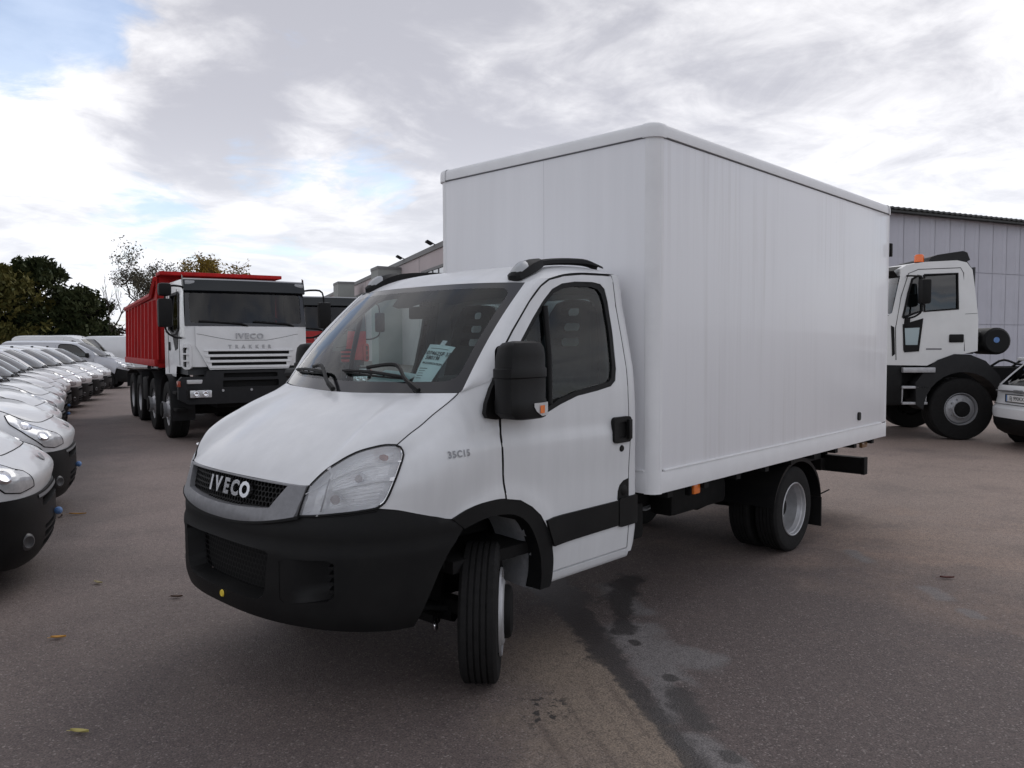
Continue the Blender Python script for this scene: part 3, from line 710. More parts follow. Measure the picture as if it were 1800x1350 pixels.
m = MB(); m.grid([[V3(Wp(u,.985).x*(1-t)+(-1.18)*t, Wp(u,.985).y*(1-t)+.72*u*t, Wp(u,.985).z-.012+(.045*sin(pi*min(1,t*1.2))-.02*abs(u)**2*t)) for t in (0,.1,.25,.5,.75,1)] for u in [-1+.1*i for i in range(21)]]); m.build('headliner', M_CABIN, TRUCK)
m = MB(); m.box((-.30,-.10,1.86), (-.27,.12,1.935), .012); m.tube([(-.285,.0,1.93),(-.29,0,2.02)], .01, 6); m.build('rear_view_mirror', M_BLACK, TRUCK)

# --- cargo box
BX0, BX1, BW, BZ0, BZ1 = -1.300, -5.433, .985, .778, 3.040
M_STRK = None
def streak_paint():
    m, t, b = nmat('box_panel_streaked'); tcn = t.nodes.new('ShaderNodeTexCoord'); mix = None
    def nz(scale, stretch, lo, hi, det=5):
        mp = t.nodes.new('ShaderNodeMapping'); mp.inputs['Scale'].default_value = stretch; t.links.new(tcn.outputs['Object'], mp.inputs['Vector'])
        n = t.nodes.new('ShaderNodeTexNoise'); n.inputs['Scale'].default_value = scale; n.inputs['Detail'].default_value = det; t.links.new(mp.outputs[0], n.inputs['Vector'])
        r = t.nodes.new('ShaderNodeMapRange'); r.inputs['From Min'].default_value = lo; r.inputs['From Max'].default_value = hi; t.links.new(n.outputs['Fac'], r.inputs['Value']); return r.outputs[0]
    def mul(a, c):
        q = t.nodes.new('ShaderNodeMath'); q.operation = 'MULTIPLY'
        t.links.new(a, q.inputs[0])
        if isinstance(c, float): q.inputs[1].default_value = c
        else: t.links.new(c, q.inputs[1])
        return q.outputs[0]
    s1 = nz(13, (1,1,.03), .46, .74); s2 = nz(1.5, (1,1,.7), .36, .62); s3 = nz(34, (1,1,.022), .5, .72)
    f1 = mul(s1, s2)
    mx = t.nodes.new('ShaderNodeMix'); mx.data_type = 'RGBA'; t.links.new(mul(f1, .6), mx.inputs['Factor'])
    mx.inputs['A'].default_value = (.80,.80,.82,1); mx.inputs['B'].default_value = (.70,.695,.715,1)
    mx2 = t.nodes.new('ShaderNodeMix'); mx2.data_type = 'RGBA'; t.links.new(mul(mul(s3, s2), .40), mx2.inputs['Factor'])
    t.links.new(mx.outputs['Result'], mx2.inputs['A']); mx2.inputs['B'].default_value = (.64,.63,.625,1)
    t.links.new(mx2.outputs['Result'], b.inputs['Base Color']); b.inputs['Roughness'].default_value = .36; b.inputs['Coat Weight'].default_value = .15
    return m
M_STRK = streak_paint(); M_BOXF = mat('box_front_white', (.80,.80,.82), .38, coat=.12, var=.05, vscale=7, stretch=(1,1,.08))
m = MB(); m.box((BX1+.05, -BW+.08, BZ0+.005), (BX0-.08, BW-.08, BZ0+.06)); cargo = m.build('cargo_box', M_TRIM, TRUCK)
for sg in (1, -1):
    m = MB(); m.box((BX1+.03, min(sg*BW, sg*(BW-.03)), .9265), (BX0-.05, max(sg*BW, sg*(BW-.03)), 2.96), .001); m.build('side_panel', M_STRK, cargo)
    m = MB()
    a, b = sorted((sg*(BW+.004), sg*(BW-.04)))
    m.box((BX1+.02, a, BZ0), (BX0-.06, b, .915), .008); m.build('bottom_rail', M_TRIM, cargo)
    m = MB(); a, b = sorted((sg*(BW+.010), sg*(BW-.02))); m.box((BX1+.15, a, .915), (BX0-.094, b, .926), .003); m.build('rail_lip', M_TRIM, cargo)
m = MB(); m.box((BX0-.03, -BW+.06, .9265), (BX0, BW-.06, 2.96), .001); fp_ = m.build('front_panel', M_BOXF, cargo); m = MB(); m.box((BX0-.001,.088,.93), (BX0+.0008,.0905,2.955)); m.build('panel_joint', mat('joint_grey', (.55,.55,.57), .5), fp_)
m = MB(); m.box((BX0-.04, -BW+.06, BZ0), (BX0+.004, BW-.06, .915), .008); m.box((BX0-.02, -BW+.075, .915), (BX0+.010, BW-.075, .926), .003); m.build('front_rail', M_TRIM, cargo)
for sy_ in (1, -1):
    for x0, dx in ((BX0, -1), (BX1, 1)):
        r = .075 if dx < 0 else .04
        cxp, cyp = x0+dx*r, sy_*(BW-r); P = []
        for z in (BZ0-.002, 1.4, 2.2, 2.962):
            row = []
            for k in range(9):
                a = radians(90*k/8); row.append(V3(cxp-dx*(r+.003)*cos(a), cyp+sy_*(r+.003)*sin(a), z))
            row = [row[0]+V3(0,-sy_*.006,0)+V3(dx*.004,0,0)] + row + [row[-1]+V3(dx*.006,0,0)+V3(0,-sy_*.004,0)]
            P.append(row)
        q = MB(); q.grid(P, flip=(sy_*dx > 0)); q.build('corner_post', M_TRIM, cargo)
# roof edge profiles (rounded), corner caps and roof skin
def roof_prof(): return [(-.006,2.955),(.012,2.955),(.013,2.962),(.012,3.005),(.007,3.024),(-.006,3.036),(-.03,3.041),(-.09,3.041)]
for sg in (1, -1):
    q = MB(); q.grid([[V3(x, sg*(BW+o), z) for o, z in roof_prof()] for x in (BX0-.07, -2.5, -4, BX1+.05)], flip=(sg > 0)); q.build('roof_trim', M_TRIM, cargo, angle=50)
for x0, dx in ((BX0, 1), (BX1, -1)):
    q = MB(); q.grid([[V3(x0+dx*o, y, z) for o, z in roof_prof()] for y in (-BW+.07, -.3, .3, BW-.07)], flip=(dx < 0)); q.build('roof_trim', M_TRIM, cargo, angle=50)
    for sg in (1, -1):
        P = []
        for k in range(9):
            a = radians(90*k/8); row = []
            for o, z in roof_prof():
                rr = .07+o+.005; row.append(V3(x0-dx*.07+dx*max(.0, rr)*cos(a), sg*(BW-.07)+sg*max(.0, rr)*sin(a), z-(.006 if z < 2.97 else -.002)))
            P.append(row)
        q = MB(); q.grid([[p+(V3(0,-sg*.02,0)) for p in P[0]]]+P+[[p+V3(-dx*.02,0,0) for p in P[-1]]], flip=(sg*dx < 0)); q.build('corner_cap', M_TRIM, cargo, angle=50)
m = MB(); lp = [V3(BX1+.05,BW+.002,2.951), V3(BX0-.075,BW+.002,2.951)]; m.tube(lp, .0045, 5); m.tube([V3(x,-y,z) for x,y,z in lp], .0045, 5); m.tube([V3(BX0+.002,-BW+.075,2.951), V3(BX0+.002,BW-.075,2.951)], .0045, 5); m.build('trim_shadow_line', mat('shadow_line_grey', (.16,.16,.17), .7), cargo)  # thin dark tubes standing in for the shade line under the roof trim
m = MB(); m.box((BX1+.06,-BW+.06,3.0), (BX0-.06,BW-.06,3.039)); m.build('roof_skin', M_TRIM, cargo)
for yy in (.49, -.49):
    m = MB(); m.box((BX1-.006, yy-.47, .93), (BX1+.03, yy+.47, 2.95), .004); dr = m.build('rear_door', M_BOX, cargo)
    m = MB(); m.tube([(BX1-.03, yy*.2, .95), (BX1-.03, yy*.2, 2.94)], .014, 8); m.build('lock_bar', M_STEEL, dr)
m = MB(); m.box((BX1-.05,BW-.12,2.55), (BX1-.004,BW+.012,2.68), .008); m.build('door_hinge', M_DARK, cargo)
m = MB(); m.poly(rrect(-4.70,.99,-4.64,1.065,.022), lambda x, z: V3(x, BW+.014, z), res=.03, flip=True, g=lambda x, z: V3(x, BW-.005, z)); m.build('rubber_stop', M_BLACK, cargo)

# --- chassis
m = MB()
for sg in (1, -1):
    a, b = sorted((sg*.36, sg*.43)); m.box((-5.38,a,.52), (.7,b,.70), .006)
for x in (-1.3,-2.0,-2.7,-3.2,-3.9,-4.6,-5.3): m.box((x-.05,-.36,.55), (x+.05,.36,.68))
m.box((-5.40,-.50,.70), (-1.32,.50,.776)); 
for x in [-1.5-.45*i for i in range(9)]: m.box((x-.03,-.97,.735), (x+.03,.97,.779))
m.box((-.7,-.33,.30), (.55,.33,.62), .06)
frame_o = m.build('chassis_frame', M_DARK, TRUCK)
m = MB(); m.box((-2.85,.44,.46), (-2.05,.64,.66), .05); m.build('fuel_tank', M_DARK, TRUCK)
m = MB(); m.box((-1.58,.44,.42), (-1.30,.72,.66), .03); m.build('battery_box', M_DARK, TRUCK)
m = MB(); m.tube([(-.5,-.05,.42),(-3.35,-.02,.40)], .045, 10); m.lathe([(.0,-.14),(.10,-.12),(.15,-.03),(.15,.03),(.10,.12),(0,.14)], 16, Matrix.Translation((-3.45,0,.36))); m.tube([(-3.45,-.75,.345),(-3.45,.75,.345)], .055, 10); m.tube([(-1.5,-.3,.45),(-2.6,-.35,.42),(-3.2,-.45,.38),(-5.0,-.5,.42)], .05, 8)
for sg in (1,-1): m.grid([[V3(x, sg*y, .46-.10*(1-((x+3.45)/.75)**2)) for y in (.50,.57)] for x in [-4.2+.1*i for i in range(16)]])
m.build('driveline', M_DARK, TRUCK)
m = MB()
m.tube([(.02,-.70,.345),(.02,.70,.345)], .05, 8); m.tube([(.15,-.6,.30),(.15,.62,.30)], .03, 8); m.tube([(.10,.40,.32),(.02,.62,.30)], .05, 8); m.tube([(.05,.50,.35),(.02,.55,.80)], .04, 10); m.tube([(.30,.35,.34),(.05,.60,.33)], .03, 8)
m.box((.2,-.40,.42), (.50,.40,.60), .04); m.build('front_suspension', M_DARK, TRUCK)
m = MB(); m.lathe([(.030+.009*cos(2*pi*k/8), .009*sin(2*pi*k/8)) for k in range(8)], 18, Matrix.Translation((.19,.66,.29)) @ Matrix.Rotation(radians(45), 4, 'Z'), True); m.build('tow_shackle', M_CHROME, TRUCK)
m = MB(); m.box((-5.39,-.82,.392), (-5.32,.82,.545), .008); m.box((-5.395,-.82,.538), (-5.31,.82,.552), .004); m.box((-5.395,-.82,.385), (-5.31,.82,.397), .004); m.box((-5.40,.79,.382), (-5.31,.823,.556), .004)
for sg in (1,-1): m.box((-5.36,min(sg*.36,sg*.43),.40), (-5.20,max(sg*.36,sg*.43),.60))
m.build('underrun_bar', M_DARK, TRUCK)
m = MB(); m.box((-5.02,.86,.735), (-4.98,.92,.775)); m.box((-5.06,.90,.70), (-4.93,.935,.752), .012); m.build('rear_marker', mat('brown_lens', (.16,.08,.03), .35, coat=.3), TRUCK)
m = MB(); m.box((-1.93,.88,.69), (-1.82,.925,.775), .006); mk = m.build('side_marker', M_DARK, TRUCK)
m = MB(); m.box((-1.915,.92,.70), (-1.835,.945,.765), .01); m.build('marker_lens', M_ORANGE, mk)
# rear mudguards and flaps
for mi in (False, True):
    q = MB(mi); P = []
    for k in range(21):
        a = radians(2+170*k/20); P.append([V3(-3.45-.455*cos(a), y, .37+.40*sin(a)) for y in (.955,.958,.948,.50)])
    for row in P: row[0].z -= .03; 
    q.grid(P); q.box((-3.93,.52,.13), (-3.915,.955,.38)); q.build('mudguard', M_BLACK, TRUCK, angle=50)
q = MB(); q.tube([(-3.93,.90,.38),(-4.05,.97,.43)], .006, 6); q.build('mudguard_stay', M_DARK, TRUCK)

# --- wheels
def wheel_meshes():
    t = MB(); t.lathe(tyre_profile(.347,.187,.205), 72)
    for k in range(72):   # cross sipes on the shoulders
        a = 2*pi*k/72; c, s_ = cos(a), sin(a)
        for h in (-.062, .062):
            d = .016; R_ = .3474
            t.add([(R_*cos(a-.008), h-d, R_*sin(a-.008)), (R_*cos(a+.008), h-d, R_*sin(a+.008)), (R_*cos(a+.02), h+d, R_*sin(a+.02)), (R_*cos(a+.004), h+d, R_*sin(a+.004))], [(0,1,2,3)])
    return t
def front_rim(): return [(.220,.096),(.216,.106),(.208,.104),(.200,.085),(.190,.075),(.178,.092),(.162,.112),(.150,.118),(.142,.119),(.13,.11),(.0,.108)]
def rear_rim(): return [(.220,.090),(.215,.096),(.207,.092),(.203,.072),(.197,.066),(.190,.040),(.187,.034),(.184,-.03),(.176,-.060),(.15,-.078),(.11,-.085),(.085,-.085),(.080,-.05),(.070,-.012),(.0,-.005)]
def put_wheel(y, x, rim, steer=0.0, mirror=False, hub=None):
    M = Matrix.Translation((x, y, .347)) @ Matrix.Rotation(steer, 4, 'Z') @ (Matrix.Scale(-1, 4, (0,1,0)) if mirror else Matrix.Identity(4))
    def tr(mb):
        q = MB(); q.add(mb.v, [f[::-1] for f in mb.f] if mirror else mb.f, M); return q
    w = tr(wheel_meshes()).build('wheel', M_RUBBER, TRUCK, angle=25)
    r = MB(); r.lathe(rim, 40); 
    for k in range(10):
        a = 2*pi*k/10; r.lathe([(0,-.055),(.012,-.055),(.013,-.068)], 6, Matrix.Translation((.105*cos(a), .0 if rim[0][1] < .095 else .16, .105*sin(a))))
    rim_o = tr(r).build('rim', M_STEEL, w, angle=22)
    if rim[0][1] < .095:
        hq = MB()
        for k in range(8):
            a = 2*pi*(k+.5)/8; hq.lathe([(0,-.0735),(.020,-.0735),(.023,-.079)], 12, Matrix.Translation((.150*cos(a), .0, .150*sin(a))))
        hq.lathe([(.079,-.052),(.072,-.008),(.05,-.002),(0,.0)], 20); tr(hq).build('hub', M_DARK, w)
    if hub:
        h = MB(); h.lathe(hub, 28); tr(h).build('hub', M_DARK, w)
    b = MB(); b.lathe([(0,-.08),(.19,-.08),(.2,-.06)], 24); tr(b).build('brake_drum', M_DARK, w)
HUB = [(.133,.10),(.133,.135),(.124,.150),(.10,.157),(.0,.159)]
put_wheel(.80, .0, front_rim(), radians(41.5), False, HUB)
put_wheel(-.80, .0, front_rim(), radians(38), True, HUB)
for mi in (False, True):
    s_ = -1 if mi else 1
    put_wheel(s_*.832, -3.45, rear_rim(), 0, mi); put_wheel(s_*.60, -3.45, rear_rim(), 0, not mi)

# --- papers in the cab (things that lie or hang in it)
def sheet(name, label, corners, material, off=-.02, lines=(), texts=(), tab=None, bend=.01):
    a, b, c, d = corners   # top left, top right, bottom right, bottom left (u, v on the windscreen)
    def S(s, t, o=0.0):
        u = (a[0]*(1-s)+b[0]*s)*(1-t)+(d[0]*(1-s)+c[0]*s)*t; v = (a[1]*(1-s)+b[1]*s)*(1-t)+(d[1]*(1-s)+c[1]*s)*t
        return Wp(u, v, off+o-bend*(t*1.0)**2+.006*sin(pi*s))
    q = MB(); q.grid([[S(i/8, j/12) for i in range(9)] for j in range(13)], flip=True)
    q.grid([[S(i/8, j/12, -.0015) for i in range(9)] for j in range(13)])
    o = q.build(name, material, None, angle=80); setp(o, label, 'paper')
    pr = MB()
    for s0, t0, s1, w in lines: pr.grid([[S(s0+(s1-s0)*i/4, t0+w*j, .0016) for i in range(5)] for j in (0, 1)], flip=True)
    for body, s, t, size in texts:
        v_, f_ = text_mesh(body, size, 0, size*.02, 'CENTER'); o0 = S(s, t, .002); M = frame(o0, S(s+.05, t)-S(s-.05, t), S(s, t-.05)-S(s, t+.05)); pr.add(v_, f_, M)
    if pr.v: pr.build('print', M_INK, o, smooth=False)
    if tab:
        q = MB(); q.grid([[S(s, t, -.001) for s in (tab[0], tab[1])] for t in (.02, -.06, -.13)], flip=True); q.grid([[S(s, t, -.002) for s in (tab[0], tab[1])] for t in (.02, -.06, -.13)]); q.build('hanging_tab', mat('paper_tab', (.75,.75,.76), .6), o)
    return o
sheet('price_tag', 'tall pale blue tag with printed number leaning inside the windscreen of the box truck', [(.55,.42),(.77,.39),(.715,.085),(.575,.10)], M_PAPER,
      lines=[(.15,.10,.85,.012),(.10,.62,.5,.014),(.12,.68,.45,.010),(.12,.74,.4,.010),(.12,.80,.45,.010),(.12,.86,.42,.010)], texts=[('V1074625F 37', .5, .24, .034), ('58019I', .46, .36, .034), ('MODIFICATION', .60, .50, .018)], tab=(.42,.60))
sheet('paper_sheet', 'pale paper sheet lying on the dashboard behind the longer wiper', [(.24,.225),(.56,.19),(.44,.075),(.06,.085)], mat('paper_pale', (.66,.76,.76), .6), off=-.045, lines=[(.1,.2,.6,.02),(.1,.35,.8,.02)], bend=.0)
q = MB(); q.add([V3(-.244,-.845,1.808), V3(-.349,-.845,1.817), V3(-.328,-.845,1.674), V3(-.219,-.845,1.664)], [(0,1,2,3)]); q.add([V3(-.244,-.847,1.808), V3(-.349,-.847,1.817), V3(-.328,-.847,1.674), V3(-.219,-.847,1.664)], [(3,2,1,0)])
o = q.build('window_sticker', M_PAPERW, None); setp(o, 'small pale green paper stuck in the far side window of the box truck', 'sticker')
q = MB()
for t in (.12, .2, .85): q.add([V3(-.244-.1*s, -.8445, 1.808+.009*s-.14*tt) for s, tt in ((.05,t),(.95,t),(.95,t+.015),(.05,t+.015))], [(0,1,2,3)])
q.build('print', M_INK, o, smooth=False)
# ------------------------------------------------------------------ simple wheel for the other vehicles (axis along y, outer side +y)
def add_wheel(parent, x, y, R, w, rim_mat, steer=0.0, dish=-.02, nb=8, rimr=.62, tyre_grooves=3, hubr=.0, hubh=.0):
    s_ = 1 if y > 0 else -1
    M = Matrix.Translation((x, y, R)) @ Matrix.Rotation(steer, 4, 'Z') @ (Matrix.Scale(-1, 4, (0,1,0)) if s_ < 0 else Matrix.Identity(4))
    rb = R*rimr
    def fin(mb, nm, mt, par):
        q = MB(); q.add(mb.v, [f[::-1] for f in mb.f] if s_ < 0 else mb.f, M); return q.build(nm, mt, par, angle=28)
    t = MB(); t.lathe(tyre_profile(R, w, rb, tyre_grooves, .012 if R > .4 else .006), 40); wo = fin(t, 'wheel', M_RUBBER, parent)
    r = MB(); h = w*.40
    r.lathe([(rb+.01, h),(rb-.005, h+.004),(rb-.012, h-.01),(rb*.93, h*.5),(rb*.86, dish+.01),(rb*.6, dish+.02),(rb*.42, dish+.03+hubh*.4),(max(hubr, rb*.25), dish+.035+hubh),(0, dish+.04+hubh)], 32)
    for k in range(nb):
        a = 2*pi*k/nb; r.lathe([(0, dish+.045),(R*.028, dish+.045),(R*.032, dish+.01)], 6, Matrix.Translation((rb*.62*cos(a), 0, rb*.62*sin(a))))
    fin(r, 'rim', rim_mat, wo)
    if hubr > 0:
        c = MB(); c.lathe([(hubr*.9, dish+.03+hubh),(hubr*.8, dish+.06+hubh),(0, dish+.07+hubh)], 20); fin(c, 'hub_cap', M_DARK, wo)
    b = MB(); b.lathe([(0,-h*.8),(rb*.95,-h*.8)], 20); fin(b, 'brake_drum', M_DARK, wo)
    return wo

# ------------------------------------------------------------------ small and large vans, built on one scheme
M_GREYD2 = mat('fog_grey', (.05,.05,.052), .35)
def make_van(name, label, p, group=None, paint=None):
    paint = paint or M_WHITE2
    root = thing(name, label, 'van', group=group)
    N, hw, zb0, zb1 = p['nose'], p['hw'], p['zb0'], p['zb1']
    hx, hz, cx_, cz_ = p['hoodx'], p['hoodz'], p['cowlx'], p['cowlz']
    tx, tz, rz_, rx_, wb, R = p['topx'], p['topz'], p['roofz'], p['rearx'], p['wb'], p['R']
    ws_w, ws_t = p['wsw'], p['wst']
    bm_ = p.get('bmat', M_BLACK)
    n_ = p.get('n', 2.7); xc = .30
    zbelt = cz_-.05
    def Y(z): return lerp(z, [0, .4, zbelt, tz, rz_], [hw-.03, hw, hw, ws_t+.05, ws_t])
    def plan(s, xf, b): return plan_s(s, xf, b, n_, xc)
    AR = R+.07
    # front panel and fenders: from the bumper top and wheel arch up to the bonnet edge
    def sx(x): return 1+(xc-x)/.8 if x <= xc else (2/pi)*math.acos(min(1, ((x-xc)/(N-.03-xc))**(n_/2)))
    bot = []
    for k in range(9):
        s = k/8*sx(AR*.98); x, y = plan(s, N-.03, hw); bot.append((x, y, zb1+p.get('brise', 0)*(k/8)**2))
    for a in (38, 55, 72, 90, 108, 125, 145, 165, 180): bot.append((AR*cos(radians(a)), hw, R+AR*sin(radians(a)) if a > 30 else R))
    bot.append((-AR, hw, zb0+.08))
    hc = .55*hw
    top = [(hx, 0, hz+.012), (hx-.015, hc*.6, hz+.01), (hx-.06, hc, hz+.005), (hx-.16, hc*1.22, hz+.035)]
    sidel = [(hx-.16, hc*1.22, hz+.035), (hx*.5+cx_*.5-.02, ws_w*.97, (hz+cz_)*.5+.05), (cx_, ws_w, cz_+.0)]
    topl = top + [(hx*.5+cx_*.5-.02, ws_w*.97, (hz+cz_)*.5+.05), (cx_, ws_w, cz_), (-AR*.9 if cx_ > -AR*.9 else cx_-.08, hw-.02, cz_+.06)]
    ar = topl[-1]
    rear = [(-AR, hw, zb0+.08), (-AR, hw, .7), (-AR+.0, hw, zbelt-.1), ar]
    nu, nv = 56, 16
    q = MB(); q.coons(spline(bot, nu), spline(topl, nu), spline([bot[0], (N-.02, 0, (zb1*.5+hz*.5)), top[0]], nv), spline(rear, nv), lambda u, v: (V3(.03,0,.01) if u < .3 else V3(.02,.07,.02))*sin(pi*v)*min(1, u*3+.3))
    G = [q.v[i*nv:(i+1)*nv] for i in range(nu)]
    full = [[(x, -y, z) for x, y, z in r] for r in G[:0:-1]] + [list(r) for r in G]
    m = MB(); m.grid(full, flip=True)
    def FF(u, v, off=0.0):
        i = max(0, min(nu-2, int(u*(nu-1)))); j = max(0, min(nv-2, int(v*(nv-1)))); a, b = u*(nu-1)-i, v*(nv-1)-j
        p00, p10, p01, p11 = (Vector(G[i][j]), Vector(G[i+1][j]), Vector(G[i][j+1]), Vector(G[i+1][j+1]))
        n = (p10-p00).cross(p01-p00).normalized(); n = n if n.dot(V3(.7,.6,.3)) > 0 else -n
        return p00*(1-a)*(1-b)+p10*a*(1-b)+p01*(1-a)*b+p11*a*b + n*off
    # hood
    cenp = spline([(hx,0,hz+.012),(hx-.10,0,hz+.085),((hx+cx_)*.5,0,(hz+cz_)*.5+.075),(cx_+p['cowlf'],0,cz_-.01)], 14)
    hq = MB(); hq.coons(spline(top, 24), spline([(cx_+p['cowlf'],0,cz_-.01),(cx_+p['cowlf']*.8,ws_w*.5,cz_-.008),(cx_,ws_w,cz_)], 24), cenp, spline(sidel, 14))
    rows = [hq.v[i*14:(i+1)*14] for i in range(24)]
    hm = MB(); hm.grid([[(x,-y,z) for x,y,z in r] for r in rows[:0:-1]]+[list(r) for r in rows])
    # upper body: windscreen function, pillars, roof
    def Wv(u, v, off=0.0):
        a = abs(u); B = V3(cx_+p['cowlf']*(1-a**2), ws_w*u, cz_-.01+.02*a*a); T = V3(tx+.10*(1-a**2.3), ws_t*.94*u, tz-.015*a**3)
        return B+(T-B)*v+V3(.5,0,.8)*(.03*sin(pi*max(0,min(1,v)))+off)
    gut = [ar, (ar[0]-.12, Y(cz_+.2)-.01, cz_+.2), (tx-.02, Y(tz-.1), tz-.09), (tx-.25, Y(tz-.04), tz-.035+p.get('arch', .0)), (tx-.7, Y(rz_-.12), rz_-.10), ((tx+rx_)*.5, Y(rz_-.1), rz_-.085), (rx_+.15, Y(rz_-.1), rz_-.10), (rx_+.01, Y(rz_-.2), rz_-.20)]
    for sg in (1, -1):
        I = [Wv(1.0, k/11) for k in range(12)]; O = spline(gut[:4], 12)
        I[0] = V3(cx_, ws_w, cz_)
        m.grid([[V3(p_.x, sg*p_.y, p_.z) for p_ in [a+(b-a)*t+V3(.2,.4,.4)*(.02*sin(pi*t)) for t in (0,.25,.5,.75,1)]] for a, b in zip(I, O)], flip=(sg < 0))
    sd_ = spline([tuple(Wv(1.0,1.0))]+gut[3:], 26)
    ce = spline([tuple(Wv(0,1.0)), (tx-.25,0,tz+.05+p.get('arch',0)*.6), (tx-.7,0,rz_-.005), ((tx+rx_)*.5,0,rz_), (rx_+.15,0,rz_-.015), (rx_-.02,0,rz_-.16)], 26)
    P = []
    for a, c in zip(sd_, ce): P.append([V3(c.x+(a.x-c.x)*abs(j/10)**2.5, a.y*j/10, c.z+(a.z-c.z)*abs(j/10)**3.2) for j in range(-10, 11)])
    m.grid(P, flip=True)
    # sides
    ol = [(-AR, zb0+.08), (-AR, zbelt-.1), (ar[0], ar[2])] + [(g_[0], g_[2]) for g_ in gut[1:]] + [(rx_-.02, .9), (rx_, zb0+.1), (-wb-AR, zb0+.1)] + [(-wb-AR*cos(radians(a)), R+AR*sin(radians(a))) for a in (0, 30, 60, 90, 120, 150, 180)] + [(-wb+AR, zb0+.08)]
    win = p['win']
    for mi in (False, True):
        q = MB(mi); q.poly(ol, lambda x, z: V3(x, Y(z), z), [win], res=.16, flip=True); m.add([(x, y, z) for x, y, z in q.v], q.f)
    # rear end
    m.poly([(-Y(rz_-.25), rz_-.25), (-ws_t*.9, rz_-.16), (ws_t*.9, rz_-.16), (Y(rz_-.25), rz_-.25), (hw-.02, .9), (hw-.02, zb0+.1), (-hw+.02, zb0+.1), (-hw+.02, .9)][::-1], lambda y, z: V3(rx_-.01, y*.985, z), res=.4)
    body = m.build('body', paint, root, angle=42)
    hood_ = hm.build('hood', paint, root, angle=60)
    sm = MB(); lt = spline(top+sidel[1:], 30); sm.tube([V3(*p_)+V3(.001,0,.001) for p_ in lt], .0042, 4); sm.tube([V3(p_[0],-p_[1],p_[2]+.001) for p_ in lt], .0042, 4); sm.build('hood_gap', M_VOID, hood_)
    q = MB(); q.poly(rrect(-.97,.03,.97,.99,.07), lambda u, v: Wv(u, v, .004), res=.16, g=lambda u, v: Wv(u, v, -.02)); wso = q.build('windscreen', p.get('wsmat', G_VAN), root, angle=70)
    q = MB(); q.poly([(-.99,-.05),(.99,-.05),(.97,.05),(.5,.035),(-.5,.035),(-.97,.05)], lambda u, v: Wv(u, v, .006), res=.16); q.build('cowl', M_BLACK, root)
    q = MB(); q.tube([Wv(-.5,-.03,.02), Wv(-.45,.03,.03), Wv(.15,.05,.03)], .010, 5); q.tube([Wv(.1,-.03,.02), Wv(.15,.03,.03), Wv(.7,.06,.03)], .010, 5); q.build('wiper', M_BLACK, root)
    q = MB(); q.box((tx-.36,-.03,tz+.06+p.get('arch',0)*.6), (tx-.29,.03,tz+.10+p.get('arch',0)*.6), .012); q.build('aerial', M_BLACK, root)
    for mi in (False, True):
        q = MB(mi); q.poly(win, lambda x, z: V3(x, Y(z)-.012, z), res=.2, flip=True); so = q.build('side_window', G_VAN, root)
        q = MB(mi); q.tube([V3(x, Y(z)-.002, z) for x, z in win+win[:1]], .014, 5); q.build('window_seal', M_BLACK, so)
        q = MB(mi); xm, zm = p['mir']; q.box((xm-.06, Y(zm)+.03, zm-.09), (xm+.06, Y(zm)+.22, zm+.10), .04); q.tube([(xm, Y(zm)-.02, zm-.05), (xm, Y(zm)+.08, zm-.05)], .03, 6); q.build('wing_mirror', M_BLACK, root)
        # headlight
        q = MB(mi); q.poly(p['head'], lambda u, v: FF(u, v, .006), res=.03, flip=True, g=lambda u, v: FF(u, v, -.03)); ho = q.build('headlight', p.get('headmat', M_VANLIGHT), root, angle=60)
        q = MB(mi); q.tube([FF(u, v, .003) for u, v in resample(p['head'], .03)+[p['head'][0]]], .0055, 5); q.build('headlight_rim', M_DARK, ho)
        uc = sum(a for a, b in p['head'])/len(p['head']); vc = sum(b for a, b in p['head'])/len(p['head'])
        q = MB(mi)
        for (du, dv, rr) in ((-.035,-.16,.055), (.03,.14,.06)):
            c = FF(uc+du, vc+dv, .004); n = (FF(uc+du, vc+dv, .1)-c).normalized()
            M = Matrix.Translation(c) @ n.to_track_quat('Z', 'Y').to_matrix().to_4x4(); q.lathe([(0,.012),(rr*.55,.010),(rr*.8,.016),(rr,.0)], 16, M, False, 'Z')
        q.build('lamp_bowl', M_CHROME, ho)
        q = MB(mi); q.tube([V3(-AR*1.0, Y(z)+.0015, z) for z in (zb0+.12, .7, zbelt-.1)]+[V3(*ar)+V3(0,.002,0)], .005, 4); q.tube([V3(p['doorx'], Y(z)+.0015, z) for z in (zb0+.12, .7, 1.0, rz_-.2)], .005, 4); q.build('door_gap', M_VOID, body)
        q = MB(mi)
        q.poly([((AR+.02)*cos(radians(a)), R+(AR+.02)*sin(radians(a))) for a in range(-20, 201, 20)]+[((AR-.05)*cos(radians(a)), R+(AR-.05)*sin(radians(a))) for a in range(200, -21, -20)], lambda x, z: V3(x, hw+.008, z), res=.1, flip=False, g=lambda x, z: V3(x, hw-.06, z))
        q.build('wheel_arch', p.get('archmat', bm_), root)
        for x in (0, -wb): add_wheel(root, x, (hw-.11)*(-1 if mi else 1), R, .18, M_STEEL)
    # bumper
    def bs(s, z, off=0.0):
        ins = lerp(z, [zb0, zb0+.07, zb0+.16, zb1-.06, zb1], [.07, .02, 0, .0, .015]); x, y = plan(s, N-ins+off, hw+.012-ins*.4+off); return V3(x, y, z)
    se = sx(AR*1.0)
    def sy_(y): return (2/pi)*math.asin(min(1, (abs(y)/(hw+.01))**(n_/2)))*(1 if y >= 0 else -1)
    holes = [[(sy_(a), b) for a, b in rrect(-h_, z0, h_, z1, .018, 2)] for h_, z0, z1 in p['slots']]
    q = MB(); oo = []
    for k in range(9): oo.append((se*(1-2*k/8), zb1+p.get('brise',0)*(abs(1-2*k/8))**2))
